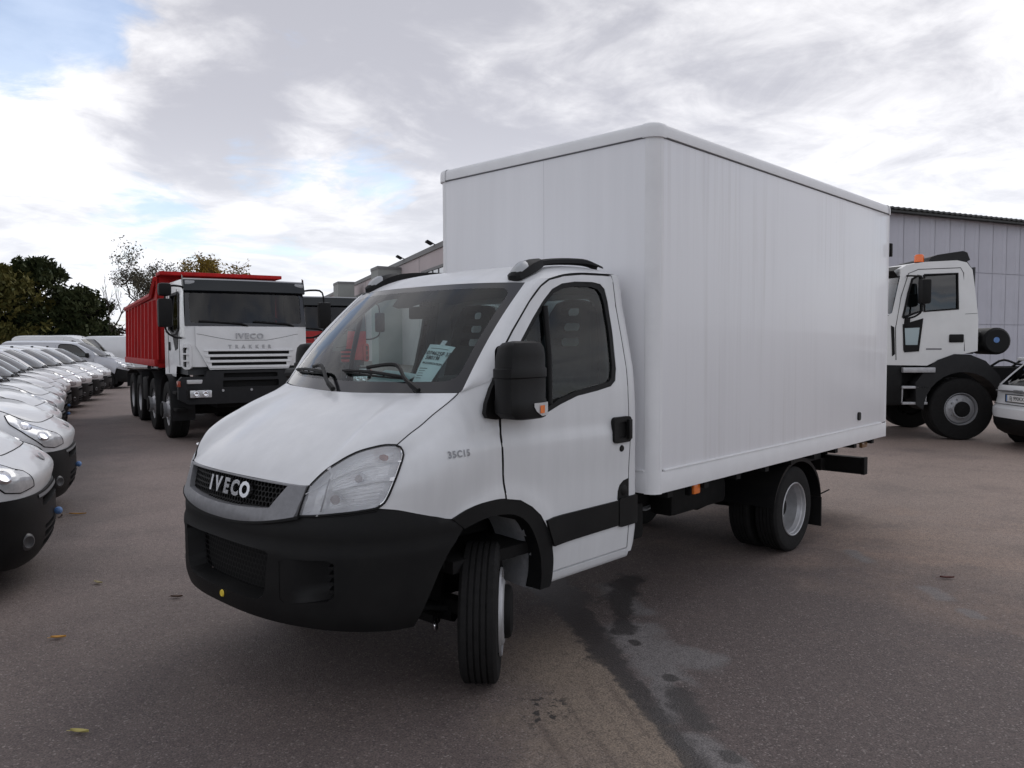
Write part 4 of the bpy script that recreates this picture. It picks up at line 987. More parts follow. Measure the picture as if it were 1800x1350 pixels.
    oo += [(-se-.05, R+.1), (-se-.02, zb0+.04), (-se*.5, zb0), (se*.5, zb0), (se+.02, zb0+.04), (se+.05, R+.1)]
    q.poly(oo, bs, holes, res=.06, flip=True, g=lambda s, z: bs(s, z, -.05)); bo = q.build('bumper', bm_, root, angle=50)
    q = MB(); q.grid([[bs(se*(-1+2*i/20), z, -.045) for z in (zb0+.03, zb1-.01)] for i in range(21)]); q.build('bumper_backing', M_VOID, bo)
    for sg in (1, -1):
        q = MB(); c = bs(sg*sy_(hw*.72), zb0+.17, .002); n = (bs(sg*sy_(hw*.72), zb0+.17, .1)-c).normalized()
        q.lathe([(0,.004),(.032,.007),(.040,.012),(.05,.006),(.058,-.004)], 16, Matrix.Translation(c) @ n.to_track_quat('Z','Y').to_matrix().to_4x4(), False, 'Z'); q.build('fog_lamp', M_GREYD2, bo)
    if p.get('strip'):
        q = MB(); q.grid([[bs(sy_(p['strip'][0])*(-1+2*i/16), z, .006) for z in (p['strip'][1], p['strip'][1]+.022)] for i in range(17)]); q.build('bumper_trim', M_GREY, bo)
    q = MB(); c = FF(.0, .62, .012); q.lathe([(0,.006),(.045,.005),(.05,0)], 16, Matrix.Translation(c-V3(.002,0,0)) @ Matrix.Rotation(radians(55), 4, 'Y') @ Matrix.Diagonal((.75,1.1,1,1)), False, 'Z'); q.build('emblem', M_SILVER, root)
    if p.get('cap'):
        q = MB(); c = bs(sy_(.10), zb0+.24, .0); q.lathe([(.014,0),(.025,.010),(.030,.026),(.026,.042),(.015,.052),(0,.055)], 16, Matrix.Translation(c) @ Matrix.Rotation(radians(90), 4, 'Y'), False, 'Z'); q.build('tow_cap', M_BLUE, root)
    if p.get('grille'):
        q = MB(); y_, z0, z1 = p['grille']
        for k in range(3):
            zz = z0+(z1-z0)*k/3; q.grid([[FF(abs(t)*y_, .12+.26*k+dv, .008)*1.0 if t >= 0 else (lambda w: V3(w.x,-w.y,w.z))(FF(abs(t)*y_, .12+.26*k+dv, .008)) for dv in (0,.16)] for t in [-1+.2*i for i in range(11)]])
        q.build('grille', M_BLACKG, root)
    # dark inside and underside
    q = MB(); q.box((rx_+.1,-hw+.1,zb0+.06), (cx_+.3,hw-.1,zb0+.16)); q.box((tx-.75,-ws_t+.02,zb0+.1), (tx-.72,ws_t-.02,rz_-.16)); q.box((cx_-.25,-hw+.14,.7), (cx_+.15,hw-.14,cz_-.06)); q.box((-.42,-hw+.25,zb0+.1), (.45,hw-.25,.72)); q.build('floor_pan', M_DARK, root)
    for yy in (.36, -.36):
        q = MB(); q.box((tx-.62,yy-.22,.5), (tx-.45,yy+.22,cz_+.12), .05); q.box((tx-.57,yy-.11,cz_+.12), (tx-.48,yy+.11,cz_+.30), .04); q.build('seat', M_SEAT, root)
    return root
M_VANLIGHT = mat('van_headlight', (.70,.71,.72), .12, coat=1.0, metal=.35, var=.3, vscale=14)
SMALLVAN = dict(nose=.80, hw=.845, zb0=.21, zb1=.675, brise=.03, hoodx=.60, hoodz=.955, cowlx=-.14, cowlz=1.17, cowlf=.17, topx=-.80, topz=1.62, roofz=1.75, rearx=-3.05, wb=2.51, R=.31, wsw=.70, wst=.60,
    win=[(-.50,1.17),(-.66,1.33),(-.85,1.50),(-1.02,1.56),(-1.28,1.58),(-1.34,1.54),(-1.36,1.15),(-1.30,1.11),(-.60,1.11)], doorx=-1.42, mir=(-.52,1.16),
    head=[(.235,.16),(.30,.10),(.36,.14),(.44,.40),(.52,.74),(.545,.93),(.52,.985),(.46,.96),(.37,.80),(.29,.52)], slots=[(.36,.575,.635),(.34,.285,.325),(.33,.345,.385),(.32,.40,.43)], strip=(.42,.645), cap=True)
MIDVAN = dict(nose=.86, hw=.94, zb0=.25, zb1=.70, brise=.12, hoodx=.68, hoodz=1.02, cowlx=-.22, cowlz=1.30, cowlf=.18, topx=-1.05, topz=1.84, roofz=1.94, rearx=-3.75, wb=3.0, R=.33, wsw=.80, wst=.70,
    win=[(-.62,1.33),(-.85,1.56),(-1.05,1.72),(-1.25,1.78),(-1.62,1.79),(-1.68,1.74),(-1.70,1.33),(-1.62,1.28),(-.72,1.28)], doorx=-1.78, mir=(-.62,1.34),
    head=[(.27,.22),(.34,.16),(.42,.28),(.50,.62),(.50,.86),(.45,.90),(.35,.66)], slots=[(.42,.58,.66),(.45,.30,.42),(.45,.44,.50)], strip=(.48,.67))
BIGVAN = dict(nose=.90, hw=1.0, zb0=.27, zb1=.72, brise=.08, hoodx=.76, hoodz=1.08, cowlx=.02, cowlz=1.40, cowlf=.16, topx=-.62, topz=2.12, roofz=2.36, arch=.06, rearx=-4.6, wb=3.6, R=.35, wsw=.86, wst=.80,
    win=[(-.42,1.46),(-.62,1.72),(-.80,1.94),(-.92,2.0),(-1.42,2.0),(-1.48,1.94),(-1.50,1.42),(-1.42,1.36),(-.5,1.36)], doorx=-1.58, mir=(-.42,1.45),
    head=[(.28,.22),(.35,.18),(.42,.35),(.48,.70),(.46,.88),(.40,.84),(.34,.60)], slots=[(.5,.56,.64),(.5,.33,.45)], strip=(.52,.68))
# ------------------------------------------------------------------ heavy tipper trucks
def make_tipper(label, paint, paint_bin, binz=3.10, grp=None):
    t = thing('tipper_truck', label, 'truck', group=grp)
    F_ = 1.38
    # cab shell: cross-section profile in side view, slightly raked front
    side = [(F_-.02,1.34),(F_-.02,1.62),(F_-.05,2.05),(F_-.16,2.66),(F_-.30,2.82),(F_-.5,2.87),(-.45,2.89),(-.60,2.84),(-.65,2.7),(-.65,1.15),(.55,1.15),(.62,1.34)]
    wo = [(F_-.40,2.02),(F_-.50,2.60),(F_-.60,2.64),(.02,2.64),(-.02,2.58),(-.02,2.0),(.3,1.92),(.72,1.92)]
    m = MB()
    for sg in (1, -1):
        q = MB(sg < 0); q.poly(side, lambda x, z: V3(x, 1.235-.06*max(0, (z-2.0)/.9)**1.5-.05*max(0,(x-1.1)/.28)**2, z), [wo], res=.2, flip=True); m.add(q.v, [f[::-1] if False else f for f in q.f])
    edge = side[:9]
    P = []
    for x, z in edge:
        yy = 1.235-.06*max(0, (z-2.0)/.9)**1.5-.05*max(0,(x-1.1)/.28)**2
        row = []
        for j in range(-12, 13):
            tt = j/12; bulge = .085*(1-abs(tt)**3) if x > 1.0 else 0
            row.append(V3(x+bulge-(.0), yy*tt, z+(.03*(1-tt*tt) if z > 2.8 else 0)))
        P.append(row)
    # leave the windscreen band open: build front below and above it
    m.grid(P[:3], flip=True); m.grid(P[3:], flip=True)
    m.poly([(-1.17,1.15),(1.17,1.15),(1.17,2.6),(1.1,2.88),(-1.1,2.88),(-1.17,2.6)], lambda y, z: V3(-.648, y, z), res=.5, flip=True)
    cab_ = m.build('cab', paint, t, angle=40)
    def fr(y, z, off=0.0):
        x = lerp(z, [1.0,1.62,2.05,2.66,2.86], [F_-.02,F_-.02,F_-.05,F_-.16,F_-.30]); w = 1.235-.06*max(0,(z-2.0)/.9)**1.5
        return V3(x+.085*(1-min(1,abs(y)/w)**3)+off-.05*0, y, z)
    q = MB(); q.poly([(-1.19,2.055),(1.19,2.055),(1.165,2.655),(-1.165,2.655)], lambda y, z: fr(y, z, .0), res=.2); w_ = q.build('windscreen', G_TRUCK, t, angle=60)
    q = MB(); q.poly([(-1.195,2.045),(1.195,2.045),(1.17,2.665),(-1.17,2.665)], lambda y, z: fr(y, z, .006), [rrect(-1.10,2.10,1.10,2.62,.06)], res=.15, g=lambda y, z: fr(y, z, -.02)); q.build('windscreen_border', M_BLACKG, w_)
    for y0, y1 in ((-.95,-.15), (.10,.80)):
        q = MB(); q.tube([fr(y1+.12,2.05,.03), fr(y1,2.09,.04), fr(y0,2.13,.035)], .016, 6); q.build('wiper', M_BLACK, t)
    # sun visor
    q = MB(); q.grid([[fr(y, 2.64, .03)+V3(.02,0,0), fr(y, 2.66, .10), fr(y, 2.76, .14), fr(y, 2.83, .14)+V3(0,0,.02), fr(y, 2.85, .04)+V3(0,0,.03), fr(y,2.80,.0)] for y in [-1.20+2.40*i/20 for i in range(21)]], flip=False)
    for y in (-1.20, 1.20): q.add([fr(y,2.64,.05), fr(y,2.66,.10), fr(y,2.76,.14), fr(y,2.86,.16)+V3(0,0,.05), fr(y,2.86,.06)+V3(0,0,.085), fr(y,2.7,-.05)], [(0,1,2,3,4,5) if y > 0 else (5,4,3,2,1,0)])
    vis = q.build('sun_visor', mat('visor_plastic', (.010,.014,.018), .25, coat=.3, spec=.3), t, angle=40)
    for y in (-1.08, 1.08):
        q = MB(); q.box((fr(y,2.78).x+.09,y-.09,2.76), (fr(y,2.78).x+.150,y+.09,2.83), .015)
        q.build('marker_lens', mat('lamp_lens_frosted', (.34,.35,.36), .3, coat=.2), vis)
    # front panel with three slots and lettering
    q = MB()
    sl = [[(-.80+.02*k,1.62-.095*k+dz) if False else (sx_*(.80-.03*k), 1.555-.098*k+dz) for sx_, dz in ((-1,0),(1,0),(1,.055),(-1,.055))] for k in range(3)]
    q.poly([(-1.02,2.035),(1.02,2.035),(1.02,1.70),(.78,1.29),(-.78,1.29),(-1.02,1.70)][::-1], lambda y, z: fr(y, z, .034), sl, res=.16, g=lambda y, z: fr(y, z, .004), flip=False)
    pan = q.build('front_panel', paint, t, angle=40)
    q = MB(); q.poly(rrect(-.83,1.335,.83,1.63,.03), lambda y, z: fr(y, z, .008), res=.12); q.build('grille_backing', M_VOID, pan)
    q = MB()
    for k in range(4):
        z = 1.618-.098*k; w = .88-.03*k; q.grid([[fr(y, z-.012, .030), fr(y, z-.006, .052), fr(y, z+.016, .050), fr(y, z+.022, .030)] for y in [-w+2*w*i/12 for i in range(13)]], flip=False)
    q.build('grille_bar', paint, pan, kind=None)
    q = MB(); q.tube([fr(y, 1.80+.11*min(1,max(0,(abs(y)-.32)/.65))**1.2, .0345) for y in [-1.0+2*i/24 for i in range(25)]], .004, 4); q.build('panel_crease', M_DARK, pan)
    q = MB(); M = frame(fr(.0,1.87,.042), (0,1,0), (-.05,0,1)); v_, f_ = text_mesh('IVECO', .135, .012, .003, space=1.2); q.add(v_, f_, M @ Matrix.Diagonal((1.25,1,1,1))); q.build('lettering', M_SILVER, pan)
    q = MB(); M = frame(fr(.0,1.685,.040), (0,1,0), (-.05,0,1)); v_, f_ = text_mesh('TRAKKER', .085, .006, .003, space=2.55); q.add(v_, f_, M @ Matrix.Diagonal((1.1,1,1,1))); q.build('lettering', M_SILVER, pan)
    # corner air deflectors
    for mi in (False, True):
        q = MB(mi)
        q.poly(rrect(-.12,1.30,.12,1.74,.09), lambda a, z: V3(F_-.06-.06*max(0,a/.12), 1.16+a*.75, z)+V3(.09,.03,0), [rrect(-.06,1.34+.12*k,.085,1.34+.12*k+.095,.015,2) for k in range(3)], res=.06, flip=False, g=lambda a, z: V3(F_-.1-.06*max(0,a/.12), 1.13+a*.75, z)+V3(.02,0,0))
        q.build('air_deflector', paint, t, angle=40)
        q = MB(mi); q.poly(rrect(-.06,1.34,.09,1.70,.02), lambda a, z: V3(F_-.02, 1.15+a*.75, z), res=.1); q.build('deflector_backing', M_VOID, cab_)
        q = MB(mi)
        q.poly(wo, lambda x, z: V3(x, 1.215-.06*max(0,(z-2.0)/.9)**1.5, z), res=.3, flip=True); sw = q.build('side_window', G_TRUCK, t)
        q = MB(mi); q.tube([V3(x, 1.235-.06*max(0,(z-2.0)/.9)**1.5, z) for x, z in wo+wo[:1]], .03, 6); q.build('window_seal', M_BLACK, sw)
        q = MB(mi); q.poly([(.88,2.02),(.30,1.9),(.55,1.62),(.80,1.66)], lambda x, z: V3(x, 1.245, z), res=.3, flip=True, g=lambda x, z: V3(x, 1.20, z)); q.build('door_trim', M_BLACK, t)
        q = MB(mi); q.box((-.12,1.22,1.62), (.02,1.262,1.78), .015); q.build('door_handle', M_BLACK, t)
        q = MB(mi); q.tube([(x, 1.237, z) for x, z in ((.98,1.36),(.95,2.0),(.80,2.7))], .007, 4); q.tube([(x, 1.237, z) for x, z in ((-.2,1.2),(-.2,2.7))], .007, 4); q.build('door_gap', M_VOID, cab_)
        # mirrors on bent arms
        q = MB(mi); q.tube(spline([(F_-.22,1.15,2.70),(F_-.0,1.30,2.72),(F_+.08,1.50,2.70),(F_+.06,1.56,2.55),(F_+.05,1.56,1.98),(F_-.05,1.40,1.86),(F_-.25,1.22,1.84)], 24), .018, 8)
        arm = q.build('mirror_arm', M_BLACK, t)
        q = MB(mi); q.box((F_-.02,1.44,2.02), (F_+.14,1.70,2.50), .05); q.build('wing_mirror', M_BLACK, t)
        if mi: q = MB(mi); q.box((F_-.02,1.45,2.54), (F_+.16,1.69,2.76), .06); q.build('wing_mirror', M_BLACK, t)
        # front mudguards
        for ax_ in (0, -1.78):
            q = MB(mi); q.grid([[V3(ax_+.66*cos(radians(a)), y, .53+.66*sin(radians(a))) for y in (1.27,1.275,1.26,.85)] for a in range(-15, 196, 14)], flip=True); q.build('mudguard', M_GREYD, t, angle=50)
            add_wheel(t, ax_, 1.01*(-1 if mi else 1), .525, .32, M_STEEL, 0, .10, 10, .58, 4, .16, .10)
        for ax_ in (-4.05, -5.35):
            add_wheel(t, ax_, 1.0*(-1 if mi else 1), .525, .30, M_STEEL, 0, -.06, 10, .58, 4, .14, .06)
            add_wheel(t, ax_, .66*(-1 if mi else 1), .525, .30, M_STEEL, 0, -.06, 10, .58)
        q = MB(mi); q.grid([[V3(-4.7+x, y, 1.16-abs(x)**3*.06) for y in (.6,1.27)] for x in [-1.35+.27*i for i in range(11)]]); q.box((-3.37,.6,.9),(-3.35,1.27,1.14)); q.box((-6.06,.6,.7),(-6.04,1.27,1.0)); q.build('mudguard', M_GREYD, t)
        for z in (.55,.85):
            q = MB(mi); q.box((.62,1.05,z), (1.0,1.25,z+.05), .01); q.build('step', M_DARK, t)
    # bumper
    q = MB()
    q.poly([(-1.26,.78),(-1.1,.70),(1.1,.70),(1.26,.78),(1.26,1.10),(1.2,1.17),(.82,1.17),(.80,1.27),(-.80,1.27),(-.82,1.17),(-1.2,1.17),(-1.26,1.10)], lambda y, z: V3(F_+.15-.22*max(0,(abs(y)-.75)/.5)**2-.05*abs(z-1.0), y, z), [rrect(-.52,.985,.52,1.10,.02), rrect(-.50,1.15,.50,1.23,.02)], res=.09, g=lambda y, z: V3(F_-.02-.16*max(0,(abs(y)-.75)/.5)**2, y, z))
    bu = q.build('bumper', M_BUMP, t, angle=35)
    q = MB(); q.box((F_+.0,-.8,.75), (F_+.06,.8,1.26)); q.build('bumper_backing', M_VOID, bu)
    for sg in (1, -1):
        a, b = sorted((sg*.70, sg*1.12))
        q = MB(); q.box((F_+.03,a-.02,.80), (F_+.135,b+.06,.96), .02); hb = q.build('headlight', M_BLACK, t)
        q = MB(); q.box((F_+.08,a+.02,.815), (F_+.150,b-.02,.945), .015); q.build('reflector', M_VANLIGHT, hb)
        q = MB()
        for yy in (a+.13, b-.13): q.lathe([(0,.0),(.035,.012),(.05,.008),(.055,.02),(.06,.0)], 18, Matrix.Translation((F_+.149,yy,.88)) @ Matrix.Rotation(radians(90),4,'Y'), False, 'Z')
        q.build('lamp_bowl', M_CHROME, hb)
        q = MB(); q.box((F_+.04,a-.02,1.055), (F_+.130,b-.04,1.125), .012); q.build('turn_signal', mat('clear_lens', (.55,.55,.55), .15, coat=.6), t)
        q = MB(); q.box((F_-.16,sg*1.255-.02,1.0), (F_-.04,sg*1.255+.03,1.10), .01); q.build('side_marker', mat('red_lens', (.35,.06,.03), .3, coat=.4), t)
    q = MB()
    for y in (-.52,.0,.55): q.lathe([(0,.0),(.02,.006),(.024,0)], 10, Matrix.Translation((F_+.148,y,.93)) @ Matrix.Rotation(radians(90),4,'Y'), False, 'Z')
    q.build('bolt', M_STEEL, bu)
    # interior
    q = MB(); q.box((-.5,-1.15,1.2), (F_-.1,1.15,1.9)); q.box((-.60,-1.15,1.2), (-.5,1.15,2.85))
    for y in (-.6,.6): q.box((-.25,y-.25,1.9), (-.05,y+.25,2.45), .06)
    q.tube([V3(.72+.1*cos(radians(a)), .6+.24*sin(radians(a)), 2.05+.2*cos(radians(a))) for a in range(0, 361, 20)], .02, 6, False); q.build('cab_interior', M_DASH, t)
    # chassis
    q = MB()
    for sg in (1,-1): a, b = sorted((sg*.38, sg*.46)); q.box((-6.1,a,.75), (.9,b,1.05))
    for ax_ in (0,-1.78,-4.05,-5.35): q.tube([(ax_,-1.0,.525),(ax_,1.0,.525)], .11, 8)
    q.box((-.6,-.5,.6), (1.1,.5,1.2)); q.box((-3.0,.5,.55), (-2.35,1.2,1.05), .05); q.box((-3.0,-1.2,.55), (-2.35,-.5,1.05), .05); q.build('chassis_frame', M_DARK, t)
    # tipping body
    B0, B1, HWb = -.98, -5.95, 1.16
    q = MB()
    q.box((B0-.04,-HWb,1.28), (B0,HWb,binz), .01); q.box((B1,-HWb,1.36), (B0,HWb,1.44)); q.box((B1-.04,-HWb,1.36), (B1,HWb,2.66), .01)
    q.box((B0-.03,-HWb,binz-.04), (B0+.45,HWb,binz+.03), .015)
    bd = q.build('tipper_body', paint_bin, t)
    for mi in (False, True):
        q = MB(mi); q.poly([(B0,1.36),(B0,binz),(B0-.22,binz-.1),(B0-.55,min(binz-.1,2.76)),(B1,2.66),(B1,1.36)], lambda x, z: V3(x, HWb-.02, z), res=.5, back=True, g=lambda x, z: V3(x, HWb-.06, z)); q.build('side_wall', paint_bin, bd)
        q = MB(mi); q.tube([(B0-.05,HWb,binz-.08),(B0-.55,HWb+.01,2.72),(B1,HWb+.01,2.62)], .06, 6); q.build('top_rail', paint_bin, bd)
        q = MB(mi); q.box((B1,HWb-.03,1.30), (B0,HWb+.07,1.44), .02); q.build('bottom_rail', paint_bin, bd)
        for k in range(9):
            x = B0-.35-(-B1+B0-.5)*k/8.0
            q = MB(mi); q.add([(x-.07,HWb-.02,1.43),(x+.07,HWb-.02,1.43),(x+.045,HWb+.06,1.44),(x-.045,HWb+.06,1.44),(x-.07,HWb-.02,2.62),(x+.07,HWb-.02,2.62),(x+.045,HWb+.035,2.60),(x-.045,HWb+.035,2.60)], [(3,2,6,7),(1,5,6,2),(0,3,7,4),(7,6,5,4)][:4]); q.build('rib', paint_bin, bd)
    for ch in t.children:
        nm = ch.name.split('.')[0]
        if nm in ('wheel', 'tipper_body', 'chassis_frame'): continue
        k = .93 if nm in ('bumper','headlight','turn_signal','side_marker','bolt','mudguard','step') else .875
        ch.scale.y = k
    return t
M_GREYD = mat('dark_grey_plastic', (.018,.018,.019), .55, var=.2, spec=.3)
M_BUMP = mat('bumper_plastic', (.016,.0165,.018), .5, spec=.3, var=.2, bump=.05, bscale=300)
M_TRUCKW = mat('truck_white', (.74,.74,.74), .3, coat=.4, var=.08, vscale=3)
tip1 = make_tipper('white cab tipper truck with red dump body, facing the yard beside the row of vans', M_TRUCKW, M_REDD)
tip1.location = (-4.47, -10.72, 0); tip1.rotation_euler.z = atan2(.97, .245)
tip2 = make_tipper('red cab tipper truck half hidden behind the windscreen of the box truck', M_RED, M_REDD, 2.72)
tip2.location = (-8.29, -13.93, 0); tip2.rotation_euler.z = atan2(.93, .36)

# ------------------------------------------------------------------ heavy cab and chassis on the right
A = thing('chassis_truck', 'white heavy truck cab with orange beacons and bare chassis beside the grey hall', 'truck', (-13.39,-.81,0), atan2(-.776,.63))
MA = mat('heavy_truck_white', (.72,.72,.71), .32, coat=.4, var=.08, vscale=3)
ao = [(1.75,1.32),(1.72,1.9),(1.62,2.04),(1.36,2.10),(1.20,2.22),(1.06,2.86),(1.05,2.98),(.95,3.05),(.6,3.10),(.1,3.12),(-.06,3.08),(-.15,2.95),(-.24,2.1),(-.24,1.55),(.0,1.50),(.35,1.42),(.60,1.30)]
def ay(x, z): return 1.20-.07*max(0,(z-2.1)/1.0)**1.6
awin = [(.66,2.87),(.10,2.89),(.10,2.28),(.66,2.24)]; aq = [(1.02,2.13),(.93,2.55),(.86,2.80),(.76,2.86),(.71,2.86),(.70,2.25)]
m = MB()
for mi in (False, True):
    q = MB(mi); q.poly(ao, lambda x, z: V3(x, ay(x,z), z), [awin, aq], res=.15, flip=True); m.add(q.v, q.f)
P = []
for x, z in ao[:14]:
    y = ay(x, z); P.append([V3(x+.10*(1-abs(j/8)**3)*(1 if z < 2.05 and x > 1.2 else (.36*(1-abs(j/8)**2.4) if z > 2.8 and x > .9 else 0)), y*j/8, z+(.04*(1-(j/8)**2) if z > 2.9 else 0)) for j in range(-8, 9)])
m.grid(P[:3], flip=True); m.grid([[p for p in P[2]], [V3(1.22+.40*(1-abs(j/8)**2.2), 1.195*j/8, 2.2) for j in range(-8,9)]], flip=True); m.grid(P[5:], flip=True)
acab = m.build('cab', MA, A, angle=38)
q = MB(); q.grid([[V3(1.21+.40*(1-abs(j/8)**2.2), 1.19*j/8, 2.20), V3(1.07+.36*(1-abs(j/8)**2.2), 1.135*j/8, 2.86)] for j in range(-8,9)], flip=True); q.build('windscreen', G_TRUCK, A)
q = MB(); q.grid([[V3(1.09+.38*(1-abs(j/8)**2.4), 1.14*j/8, 2.84), V3(1.16+.42*(1-abs(j/8)**2.4), 1.14*j/8, 2.95), V3(1.02+.36*(1-abs(j/8)**2.4), 1.12*j/8, 3.03)] for j in range(-8,9)], flip=True); q.build('visor', M_BLACK, A)
for mi in (False, True):
    for w_ in (awin, aq):
        q = MB(mi); q.poly(w_, lambda x, z: V3(x, ay(x,z)-.02, z), res=.3, flip=True); so = q.build('side_window', G_VAN, A)
        q = MB(mi); q.tube([V3(x, ay(x,z)-.002, z) for x, z in w_+w_[:1]], .022, 6); q.build('window_seal', M_BLACK, so)
    q = MB(mi); dl = [(1.12,1.40),(1.14,1.95),(1.05,2.5),(.92,2.90),(.75,2.97),(.05,2.99),(.0,2.9),(-.02,1.55)]
    q.tube([V3(x, ay(x,z)+.001, z) for x, z in dl], .007, 4); q.tube([V3(x, ay(x,z)+.001, z) for x, z in ((-.22,2.2),(1.1,2.13))][:1]+[V3(-.02, ay(0,2.2)+.001, 2.19)], .004, 4); q.build('door_gap', M_VOID, acab)
    q = MB(mi); q.poly([(1.02,2.02),(.68,2.12),(.74,1.55),(.98,1.53),(1.0,1.57)], lambda x, z: V3(x, ay(x,z)+.012, z), res=.2, flip=True, g=lambda x, z: V3(x, ay(x,z)-.01, z)); q.build('lower_window_frame', M_BLACK, A)
    q = MB(mi); q.poly([(.99,1.95),(.74,1.96),(.77,1.66),(.97,1.66)], lambda x, z: V3(x, ay(x,z)+.016, z), res=.2, flip=True); q.build('lower_window', mat('pale_window', (.30,.38,.40), .1, coat=.6), A)
    q = MB(mi); q.poly([(1.22,2.0),(1.16,1.97),(1.14,1.5),(1.19,1.46),(1.2,1.7)], lambda x, z: V3(x, ay(x,z)+.006, z), res=.3, flip=True); q.build('air_vent', M_BLACK, A)
    q = MB(mi); q.box((.0,1.195,1.70), (.24,1.225,1.84), .02); q.build('door_handle', M_BLACK, A)
    q = MB(mi); q.box((.36,1.2,1.575), (.62,1.206,1.60)); q.build('model_badge', M_GREY, A)
    q = MB(mi); q.tube(spline([(.95,1.13,2.86),(.9,1.35,2.84),(.80,1.42,2.80),(.80,1.42,2.25),(.86,1.30,2.15),(.94,1.18,2.12)], 20), .016, 6); q.tube([(.94,1.2,2.14),(.95,1.2,1.99)], .05, 8); q.build('mirror_arm', M_BLACK, A)
    q = MB(mi); q.box((.68,1.33,2.36), (.84,1.52,2.78), .04); q.build('wing_mirror', M_BLACK, A)
    # steps and arch
    q = MB(mi); q.box((.48,1.0,1.18), (1.02,1.27,1.27), .012); q.build('step', M_STEEL, A)
    q = MB(mi); q.box((.58,1.0,.62), (1.0,1.22,.665), .01); q.build('step', M_STEEL, A)
    q = MB(mi); q.box((.58,1.0,.90), (1.02,1.24,.945), .01); q.build('step', M_STEEL, A)
    q = MB(mi); q.tube([(1.0,1.18,.65),(1.0,1.2,.93)], .014, 6); q.tube([(.60,1.18,.65),(.60,1.2,.93)], .014, 6); q.build('step_frame', M_STEEL, A)
    q = MB(mi)
    q.poly([(.78,.62),(.80,1.0),(.62,1.24),(.42,1.40),(.15,1.50),(-.10,1.49),(-.36,1.38),(-.60,1.12),(-.70,.72)]+[(.66*cos(radians(a)), .53+.66*sin(radians(a))) for a in range(168, -1, -12)], lambda x, z: V3(x, 1.24, z), res=.1, flip=True, g=lambda x, z: V3(x, .80, z)); q.build('mudguard', M_GREYD, A, angle=40)
    add_wheel(A, 0, 1.02*(-1 if mi else 1), .54, .38, mat('dark_rim', (.36,.36,.37), .45, metal=.4), 0, .10, 10, .52, 3, .155, .06)
    add_wheel(A, -4.2, 1.0*(-1 if mi else 1), .54, .36, M_STEEL, 0, -.05, 10, .52, 3)
q = MB(); q.box((1.0,-1.2,.6), (1.80,1.2,1.34), .06); q.box((.2,-.9,.7), (1.2,.9,1.3)); q.build('bumper', M_BLACK, A)
q = MB(); q.box((.6,-1.15,1.35), (1.5,1.15,2.1)); q.box((-.22,-1.1,1.5), (-.2,1.1,3.0)); q.box((.15,-.9,1.6), (.4,.9,2.6), .05); q.build('cab_interior', M_DASH, A)
for (x, y) in ((.62,.85), (1.12,-.75)):
    z = 3.08 if x < 1 else 2.99
    q = MB(); q.lathe([(.07,0),(.075,.04),(.05,.05)], 14, Matrix.Translation((x,y,z)), False, 'Z'); bs_ = q.build('beacon_base', M_BLACK, A)
    q = MB(); q.lathe([(.078,.04),(.08,.06),(.078,.15),(.06,.175),(0,.18)], 18, Matrix.Translation((x,y,z)), False, 'Z'); q.build('beacon_lamp', mat('beacon_orange', (.85,.16,.02), .25, coat=.5), bs_)
q = MB(); q.poly([(.50,3.12),(.46,3.20),(.34,3.24),(-.08,3.30),(-.15,3.27),(-.20,3.14),(-.12,3.10)], lambda x, z: V3(x, .95, z), res=.2, flip=True, back=True, g=lambda x, z: V3(x, -.6, z)); sn = q.build('air_intake', M_GREYD, A)
q = MB(); q.tube(spline([(-.14,.8,3.15),(-.26,.82,2.95),(-.30,.84,2.4),(-.30,.84,1.9)], 14), [.05]*14, 8); q.build('intake_pipe', M_BLACK, sn)
q = MB(); q.lathe([(0,.30),(.20,.30),(.235,.26),(.235,-.30),(.2,-.34),(0,-.34)], 24, Matrix.Translation((-.62,.80,1.72))); q.tube([(-.3,.8,1.8),(-.62,.8,1.75)], .13, 10); af = q.build('air_filter', M_BLACK, A)
q = MB(); q.lathe([(0,.305),(.05,.305),(.052,.29)], 12, Matrix.Translation((-.60,.80,1.74))); q.build('filter_badge', M_BLUE, af)
q = MB()
for sg in (1,-1): a, b = sorted((sg*.38, sg*.46)); q.box((-6.0,a,.95), (1.4,b,1.24))
for x in (-1.5,-2.4,-3.4,-4.6,-5.8): q.box((x-.06,-.38,1.0), (x+.06,.38,1.2))
q.box((-2.6,.5,.55), (-1.3,1.15,1.12), .06); q.tube([(0,-.9,.54),(0,.9,.54)], .12, 8); q.tube([(-4.2,-.9,.54),(-4.2,.9,.54)], .13, 8)
q.build('chassis_frame', M_DARK, A)
q = MB()
for k in range(5): q.tube(spline([(-.8-.5*k,.5-.2*k,1.25),(-1.0-.5*k,.55-.18*k,1.38+.03*(k%2)),(-1.3-.5*k,.5-.2*k,1.30),(-1.7-.4*k,.4-.2*k,1.26)], 12), .022, 6)
q.build('air_hose', M_BLACK, A)

# ------------------------------------------------------------------ white hatchback at the right edge, tail towards the yard
K = thing('parked_hatchback', 'white hatchback cut off by the right edge, its tail and number plate showing', 'car', (-11.70,.89,0), 0)
MK = mat('hatchback_white', (.76,.77,.78), .25, coat=.6, var=.04)
